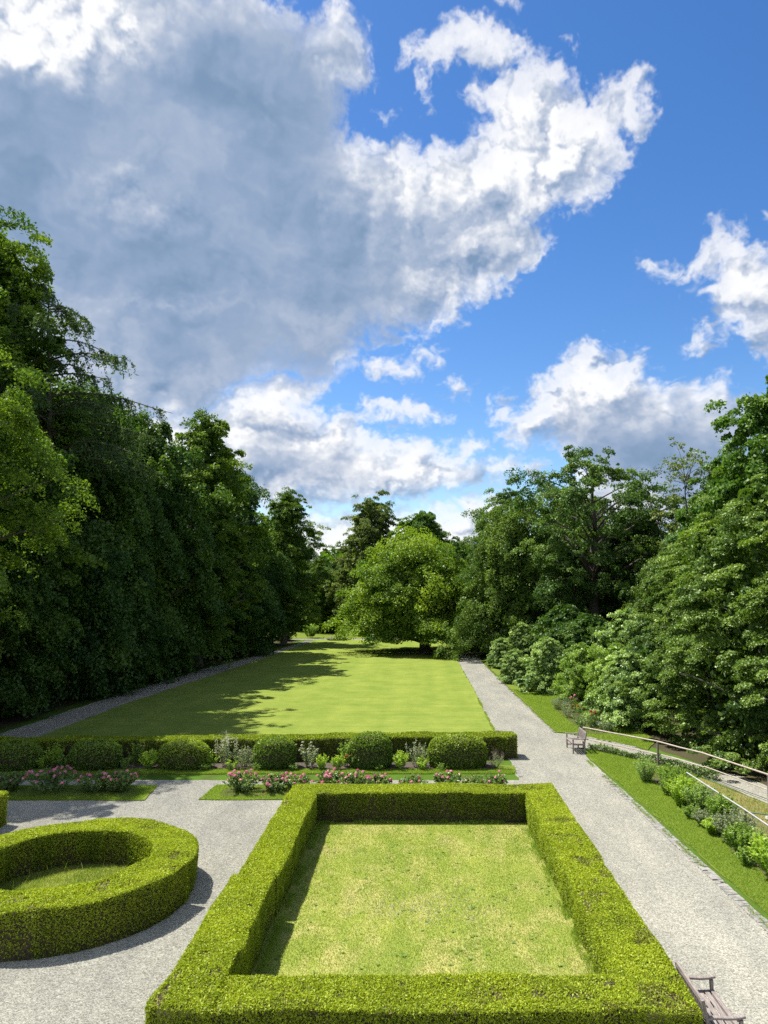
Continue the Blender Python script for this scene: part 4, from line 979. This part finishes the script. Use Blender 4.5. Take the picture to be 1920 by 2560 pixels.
GL = 'tall trees along the left side of the lawn'
linden = make_tree('linden_tree', 'tallest broadleaf tree on the left, top in full sun', 'tree', 1001, 32.5, 3.0, 6.6, tall, M['linden'], 210, 8, 60, .17, .30, trunk=.5, inner=5200, limbs=.4, lobes=.3)
tag(linden, group=GL); linden.location = (-26.6, 44.5, 0); linden.scale = (.93, .93, .94)
dark = make_tree('linden_tree', 'dense dark linden with leaves hanging to the ground beside the lane', 'tree', 1002, 18.5, .6, 5.6, column, M['linden_dark'], 190, 8, 62, .17, .27, droop=.35, trunk=.4, inner=5200, limbs=.3)
tag(dark, group=GL); dark.location = (-22.8, 63.5, 0)
near = make_tree('maple_tree', 'nearest maple at the left edge with sunlit yellow-green branch tips', 'tree', 1003, 21.5, 2.6, 6.4, oval, M['maple_gold'], 150, 8, 125, .18, .165, aspect=.8, trunk=.42, inner=4500, limbs=.5, lobes=.28, droop=.2)
tag(near, group=GL); near.location = (-24.0, 32.5, 0)
open_t = make_tree('ash_tree', 'airy tree with feathery top towards the far end of the left row', 'tree', 1004, 23.0, 2.2, 5.2, tall, M['linden'], 165, 7, 55, .16, .27, trunk=.38, inner=3200, limbs=.6, lobes=.34, bark='bark_pale')
tag(open_t, group=GL); open_t.location = (-19.9, 67.5, 0)
larch = make_larch('larch_tree', 'larch with long drooping needle branches against the sky', 1005, 26.6, 8.2)
tag(larch, group=GL); larch.location = (-23.3, 46.0, 0)
left_row = [
    (dark, -24.2, 50.5, 2.0, (1.02, 1.02, 1.16), 'tall dark linden right behind the larch in the left row'),
    (dark, -22.4, 58.0, 4.6, (1.0, 1.0, 1.14), 'dark linden between the tall one behind the larch and the dense one at the lane'),
    (linden, -33.5, 53, 1.0, .95, 'big dark tree behind the nearest maple on the left'),
    (dark, -24.6, 41.5, 4.0, .80, 'low dark linden under the tallest left tree'),
    (dark, -26.5, 37.5, 5.2, .86, 'shaded dense tree behind the branches of the nearest maple'),
    (dark, -22.4, 52.0, .7, .70, 'young dark tree standing in front of the larch'),
    (dark, -20.6, 77, 3.1, 1.06, 'rounded dark tree near the far end of the lane'),
    (open_t, -16.4, 91, 1.2, .82, 'airy half-open tree ending the left row at the far meadow'),
    (dark, -20.3, 88, 1.2, .78, 'dark low tree filling the foot of the far end of the left row'),
    (linden, -36, 62, 2.2, .86, 'broadleaf tree deep in the second row on the left'),
    (dark, -31, 74, 1.9, 1.2, 'dark tree in the second row behind the airy one'),
    (dark, -30, 88, .4, 1.1, 'dark tree in the second row near the far end'),
    (dark, -31.5, 33, 2.6, 1.15, 'dark tree behind the nearest maple at the picture edge')]
for src, x, y, rz, s, lb in left_row: dup(src, (x, y, 0), rz, lb, GL, s)

maple = make_tree('lawn_maple', 'broad free-standing maple in the middle of the lawn', 'tree', 1010, 12.4, 1.5, 6.7, skirt, M['lawn_tree'], 190, 8, 80, .20, .25, aspect=.8, trunk=.5, inner=3200, limbs=.5, lobes=.17, droop=.12, lean=(-2.2, 0), shell=(.66, 1.0), zmin=1.35)
maple.location = (.7, 81.4, 0.03)
GF = 'trees beyond the far path'
chest = make_tree('chestnut_tree', 'tall browning chestnut behind the lawn maple', 'tree', 1011, 20.0, 1.2, 5.0, column, M['chestnut'], 170, 7, 52, .17, .30, trunk=.4, inner=3000, lobes=.16, limbs=.5)
tag(chest, group=GF); chest.location = (-7.6, 110, 0)
domet = make_tree('domed_tree', 'dark round-topped tree right behind the lawn maple', 'tree', 1012, 17.2, 4.0, 5.4, dome, M['dome'], 130, 8, 60, .17, .28, aspect=.8, trunk=.4, inner=2800, lobes=.14, limbs=.5)
tag(domet, group=GF); domet.location = (.8, 103, 0)
far_row = [(open_t, -15.3, 112, .5, .48, 'small airy tree in the gap left of the browning chestnut'), (dark, -13.2, 124, 1.5, .62, 'dark tree low in the gap behind the small airy one'),
           (chest, -10.6, 116, 2.4, .60, 'lower browning tree at the left foot of the chestnut'), (dark, -19.5, 118, .2, .78, 'dark tree beyond the left end of the far path'),
           (dark, -3.0, 120, 4.2, .72, 'dark tree between chestnut and round-topped tree'), (dark, 6.5, 112, 2.7, .75, 'dark tree right of the round-topped tree'), (dark, 9.5, 97, 3.3, .62, 'dark tree behind the right side of the lawn maple'),
           (dark, -25, 126, 4.4, 1.0, 'dark tree beyond the far path, behind the left row'), (domet, 14, 118, 1.0, 1.0, 'round-topped tree deep behind the right side trees'), (dark, 22, 104, 2.0, 1.1, 'dark tree far behind the oak on the right')]
for src, x, y, rz, s, lb in far_row: dup(src, (x, y, 0), rz, lb, GF, s)

GRr = 'trees behind the right-hand path'
oak = make_tree('oak_tree', 'open oak with dark limbs showing against the sky on the right', 'tree', 1020, 19.6, 6.5, 6.6, vase, M['oak'], 84, 8, 66, .155, .26, trunk=.62, inner=120, limbs=1.0, lobes=.3, shell=(.72, 1.0))
tag(oak, group=GRr); oak.location = (16.0, 67, 0)
weep = make_tree('drooping_tree', 'olive green tree with hanging sprays at the end of the right path', 'tree', 1021, 14.6, .5, 5.2, skirt, M['weeping'], 140, 8, 70, .19, .26, aspect=.5, droop=.4, up=.6, trunk=.35, inner=3600, limbs=.3, lobes=.3)
tag(weep, group=GRr); weep.location = (9.5, 74.5, 0)
horn = make_tree('hornbeam_tree', 'tall hornbeam at the right edge, leafy down to the railing', 'tree', 1022, 11.9, .25, 3.3, column, M['hornbeam'], 118, 6, 130, .19, .125, aspect=.7, layer=.13, up=.9, jit=.6, shell=(.74, 1.0), trunk=.2, inner=3600, limbs=.3, lobes=.3, bark='bark_pale')
tag(horn, group=GRr); horn.location = (14.3, 31.4, 0)
bare = make_tree('half_bare_tree', 'half-bare tree with thin twigs standing above the hornbeams', 'tree', 1023, 19.2, 10.0, 3.0, vase, M['sparse'], 44, 5, 15, .20, .24, trunk=.24, inner=20, limbs=1.0, lobes=.4, bark='bark_pale', shell=(.35, 1.0))
tag(bare, group=GRr); bare.location = (22.6, 61, 0)
right_row = [(domet, 25.2, 49.0, .6, (1.1, 1.1, 1.24), 'tallest dark tree at the right picture edge'), (domet, 23.2, 55.5, 2.0, (.8, .8, .97), 'dark tree between the half-bare tree and the tall one at the right edge'),
             (oak, 12.2, 84, 2.2, .98, 'dark oak peeping out behind the drooping tree'), (dark, 20.5, 71, 1.0, .80, 'dark tree filling the gap under the oak'), (dark, 14.0, 69.5, 2.8, .62, 'dark low tree under the left side of the oak'),
             (horn, 13.6, 35.2, 1.3, .88, 'hornbeam second from the railing'), (horn, 15.6, 40.5, 2.9, .84, 'lowest hornbeam, at the left end of the hornbeam group'), (horn, 17.4, 35.2, 4.0, 1.05, 'tall hornbeam behind the railing ones'),
             (horn, 17.8, 41.5, 5.0, .98, 'hornbeam in the back row of the group'), (horn, 15.2, 27.2, .3, .93, 'nearest hornbeam, cut by the right picture edge'), (horn, 18.2, 47, 2.2, .95, 'hornbeam behind the group towards the oak'),
             (weep, 18.5, 57, 2.0, .72, 'olive tree between hornbeams and oak'), (dark, 27.5, 41, 2.0, 1.0, 'dark tree behind the hornbeams at the right edge'), (dark, 28, 62, 4.0, 1.0, 'dark tree behind the half-bare tree'), (dark, 17.0, 92, .9, .8, 'dark tree behind the drooping tree and the oak')]
for src, x, y, rz, s, lb in right_row: dup(src, (x, y, 0), rz, lb, GRr, s)

# shrubs
GS = 'leafy shrubs along the right-hand verge'
shrub = make_tree('shrub', 'big glossy shrub nearest the railing', 'shrub', 1030, 4.0, .1, 1.75, skirt, M['lilac'], 105, 7, 62, .20, .12, aspect=.7, up=1.1, trunk=.06, inner=1500, limbs=.5, lobes=.24, shell=(.6, 1.0))
tag(shrub, group=GS); shrub.location = (10.75, 39.6, 0)
limes = make_tree('shrub', 'bright lime green shrub just behind the one nearest the railing', 'shrub', 1031, 3.9, .1, 1.8, dome, M['lime'], 80, 7, 60, .22, .13, aspect=.5, trunk=.06, inner=1500, limbs=.5, lobes=.24, up=.4, shell=(.6, 1.0))
tag(limes, group=GS); limes.location = (11.6, 44.0, 0)
srow = [(limes, 10.5, 48.0, 2.0, .92, 'mid-green shrub between the lime one and the pale one'), (shrub, 8.75, 51.6, 1.0, .93, 'pale grey-green rounded shrub beside the verge'), (shrub, 7.25, 56.5, 2.0, .62, 'small grey-green shrub at the left foot of the pale rounded one'),
        (shrub, 7.3, 66, 3.0, .66, 'little shrub at the far bend of the right path'), (shrub, 14.6, 52.5, 5.0, 1.4, 'tall greyish lilac bush behind the lime shrub'),
        (shrub, 9.4, 69.5, .7, .95, 'shrub under the hanging sprays of the drooping tree')]
for src, x, y, rz, s, lb in srow: dup(src, (x, y, 0), rz, lb, GS, s)
GU = 'dark shrubs under the big trees'
udark = make_tree('understory_shrub', 'dark shrub at the foot of the nearest maple', 'shrub', 1040, 4.6, .1, 2.5, dome, M['linden_dark'], 60, 7, 50, .22, .2, trunk=.08, inner=1400, limbs=.4)
tag(udark, group=GU); udark.location = (-25.5, 35.5, 0)
for x, y, rz, s, lb in [(-24.6, 43.5, 1, 1.05, 'dark shrub at the lane side behind the maple'), (-23.9, 52, 2, 1.1, 'dark shrub under the tallest left tree'), (-29.5, 40, .4, 1.5, 'large dark shrub deep in the shade on the left'), (-29, 50, 3, 1.6, 'large dark shrub behind the lane shrubs'),
                     (-27.5, 29.5, 4, 1.3, 'dark shrub at the left picture edge'), (-22.6, 73, 5, .9, 'dark shrub under the dense linden'), (-20.2, 80, 2, .8, 'dark shrub by the bend of the lane'), (-17.6, 97, 1, .55, 'small dark shrub at the end of the lane'), (-30, 65, 1, 1.6, 'large dark shrub in the second row'), (12.4, 55.0, 1, 1.1, 'dark green bush behind the pale shrub row on the right'), (12.4, 62, 4, 1.2, 'dark bush at the foot of the oak'), (14.8, 46.5, 2.5, .95, 'dark bush between the lime shrub and the hornbeams'),
                     (-12.5, 113, 2, 1.0, 'dark shrub beyond the far path left of the chestnut'), (-5.5, 108, 2.5, .9, 'dark shrub at the foot of the chestnut'), (-16.5, 120, 2.9, 1.2, 'dark shrub in the far gap'), (3.0, 108, .5, 1.1, 'dark shrub at the foot of the round-topped tree'), (9, 104, .5, 1.3, 'dark shrub beyond the far path on the right')]:
    dup(udark, (x, y, 0), rz, lb, GU, s)
herb('fern_clump', 'bright fern clump beyond the far path in front of dark trees', 'fern', -14.7, 101.5, 2.0, 1.0, M['herb'], 701, 40, 30, .3, .8, .3)
# far-off wood closing the view
rng = np.random.default_rng(909); g = Geo()
for k in range(150):
    a = rng.uniform(-75, 75); d = rng.uniform(150, 210) if abs(a) < 25 else rng.uniform(90, 170)
    x, y = d * math.sin(R(a)), d * math.cos(R(a)); h = rng.uniform(10, 16); n = 420; r_ = rng.uniform(4, 6)
    t = rng.random(n); th = rng.uniform(0, 6.283, n); q = np.sqrt(np.clip(1 - t ** 2.2, 0, 1)) * r_ * rng.uniform(.7, 1, n)
    P = np.stack([x + q * np.cos(th), y + q * np.sin(th), t * h], 1)
    g.leaves(P, rng.normal(size=(n, 3)) + np.array([0, 0, .7]), rng.uniform(.8, 1.8, n), rng, .8, .1, None, np.clip(.4 + rng.normal() * .15 + rng.normal(size=n) * .12, 0, 1))
tag(g.build('far_woods', M['linden']), None, None, None, 'stuff')

# ------------------------------------------------------------------ benches
def bench(label, loc, rz):
    root = thing('garden_bench', label, 'bench', loc, rz, 'weathered wooden garden benches')
    L_, D_ = 1.28, .56; tk = M['teak']
    for sy in (-1, 1):
        y = sy * (L_ / 2 - .04)
        g = Geo(); g.bar((.27, y, 0), (.27, y, .60), .06, .06); g.build('leg', tk, root, True)
        g = Geo(); g.bar((-.24, y, 0), (-.24, y, .44), .06, .06); g.bar((-.24, y, .44), (-.33, y, .90), .06, .055); g.build('leg', tk, root, True)
        g = Geo(); pts = [(-.29, .625), (-.12, .635), (.05, .625), (.2, .63), (.33, .655)]
        for a, b in zip(pts[:-1], pts[1:]): g.bar((a[0], y, a[1]), (b[0] + .004, y, b[1]), .075, .04, .008)
        g.build('armrest', tk, root, True)
        g = Geo(); g.bar((-.22, y, .385), (.25, y, .40), .035, .075); g.bar((-.22, y, .16), (.25, y, .16), .03, .045); g.build('side_rail', tk, root, True)
    g = Geo()
    for k, x in enumerate((.27, .165, .06, -.045, -.15)):
        g.bar((x, -L_ / 2 + .075, .435 - .012 * k), (x, L_ / 2 - .075, .435 - .012 * k), .082 if k else .07, .024, .005)
    g.build('seat', tk, root, True)
    g = Geo(); g.bar((.255, -L_ / 2 + .07, .385), (.255, L_ / 2 - .07, .385), .03, .075); g.build('apron', tk, root, True)
    g = Geo()
    g.bar((-.325, -L_ / 2 + .06, .865), (-.325, L_ / 2 - .06, .865), .04, .085); g.bar((-.255, -L_ / 2 + .06, .50), (-.255, L_ / 2 - .06, .50), .035, .06)
    for k in range(13):
        y = -L_ / 2 + .115 + k * (L_ - .23) / 12
        g.bar((-.258, y, .525), (-.318, y, .83), .045, .016, .003)
    g.build('backrest', tk, root, True)
    return root
b1 = bench('wooden bench pushed against the square hedge in the near right corner', (4.83, 13.02, 0.006), 0)
b2 = dup(b1, (7.04, 33.98, 0.006), math.pi + .03, 'wooden bench beside the wooden railing, facing the gravel path')

# ------------------------------------------------------------------ railings and fence
wr = thing('wooden_railing', 'wooden railing with two pale rails along the side path', 'railing', (0, 0, 0))
posts = [(7.39, 34.05), (9.79, 31.11), (10.86, 29.03), (11.85, 25.84), (12.25, 22.3), (12.35, 18.6)]
for i, (x, y) in enumerate(posts):
    if i == 2: continue
    g = Geo(); g.tube([(x, y, 0), (x, y, .5), (x + .01, y, .97)], [.046, .044, .042], 10); g.tube([(x, y, .965), (x, y, .975)], [.052, .002], 10); g.build('post', M['post_wood'], wr)
for i, (a, b) in enumerate(zip(posts[:-1], posts[1:])):
    mid = ((a[0] + b[0]) / 2 + .01, (a[1] + b[1]) / 2 + .01)
    g = Geo(); g.tube([(a[0], a[1], 1.01), (mid[0], mid[1], 1.005 - .012 * (i % 2)), (b[0], b[1], 1.01)], [.031, .029, .031], 8); g.build('handrail', M['rail_wood'], wr)
    g = Geo(); g.tube([(a[0] + .05, a[1] + .05, .50), (mid[0] + .05, mid[1] + .05, .49), (b[0] + .05, b[1] + .05, .47)], [.022, .021, .022], 7); g.build('lower_rail', M['rail_wood'], wr)

mf = thing('metal_fence', 'metal fence with pale tube handrail and wire mesh above the dry bank', 'fence', (0, 0, 0))
fp = [(9.26, 26.3), (9.43, 22.1), (9.47, 17.5), (9.5, 12.5), (9.5, 7.5)]
for (x, y) in fp:
    g = Geo(); g.tube([(x, y, 0), (x, y, .94)], .018, 8); g.build('post', M['wire'], mf)
for i, (a, b) in enumerate(zip(fp[:-1], fp[1:])):
    g = Geo(); g.tube([(a[0], a[1], .96), (b[0], b[1], .96)], .024, 8); g.build('handrail', M['steel'], mf)
    g = Geo(); a_ = np.array(a); b_ = np.array(b); L_ = np.linalg.norm(b_ - a_); n = int(L_ / .07)
    for k in range(1, n):
        p = a_ + (b_ - a_) * k / n; g.tube([(p[0], p[1], .06), (p[0], p[1], .93)], .0035, 3)
    for k in range(13):
        z = .06 + k * .0725; g.tube([(a[0], a[1], z), (b[0], b[1], z)], .003, 3)
    g.build('wire_mesh', M['wire'], mf)
mf2 = thing('guard_rail', 'thin green rail running off behind the metal fence across the dry bank', 'railing', (0, 0, 0))
g = Geo(); g.tube([(9.45, 22.0, .92), (12.1, 21.2, .80)], .018, 7); g.build('rail', M['wire'], mf2)
for q in (0.55, 1.0):
    g = Geo(); x, y = 9.45 + 2.65 * q, 22 - .8 * q; g.tube([(x, y, 0), (x, y, .92 - .12 * q)], .015, 6); g.build('post', M['wire'], mf2)

# ------------------------------------------------------------------ stones
def stone(name, label, x, y, rx, ry, h, seed, m_, z=0):
    rng = np.random.default_rng(seed); g = Geo(); A, B = 18, 9
    th = np.tile(np.linspace(0, 2 * math.pi, A, endpoint=False), B); c = np.repeat(np.linspace(-.5, .999, B), A); s = np.sqrt(1 - c * c)
    b = 1 + .22 * wob(np.cos(th) * s * 1.7 + seed, np.sin(th) * s * 1.7 + c, 1.0, seed) + .1 * wob(np.cos(th) * s * 4 + seed, np.sin(th) * s * 4 + c * 4, 1.0, seed)
    V = np.stack([rx * s * np.cos(th) * b, ry * s * np.sin(th) * b, np.maximum(h * (c * .7 + .3) * b, -.02)], 1)
    F = [(i * A + k, i * A + (k + 1) % A, (i + 1) * A + (k + 1) % A, (i + 1) * A + k) for i in range(B - 1) for k in range(A)]
    g.quads(V, F); o = g.build(name, M[m_]); o.location = (x, y, z); tag(o, label, 'stone'); return o
stone('boulder', 'low dark boulder at the far edge of the lawn', -10.6, 97.2, 1.25, .8, .42, 3, 'rock', .03)
stone('flat_stone', 'pale flat stone lying on the dry bank below the hornbeams', 11.3, 24.3, .34, .2, .10, 5, 'stone', .012)
stone('flat_stone', 'smaller pale stone beside the larger one on the dry bank', 11.75, 24.0, .2, .12, .07, 7, 'stone', .012)
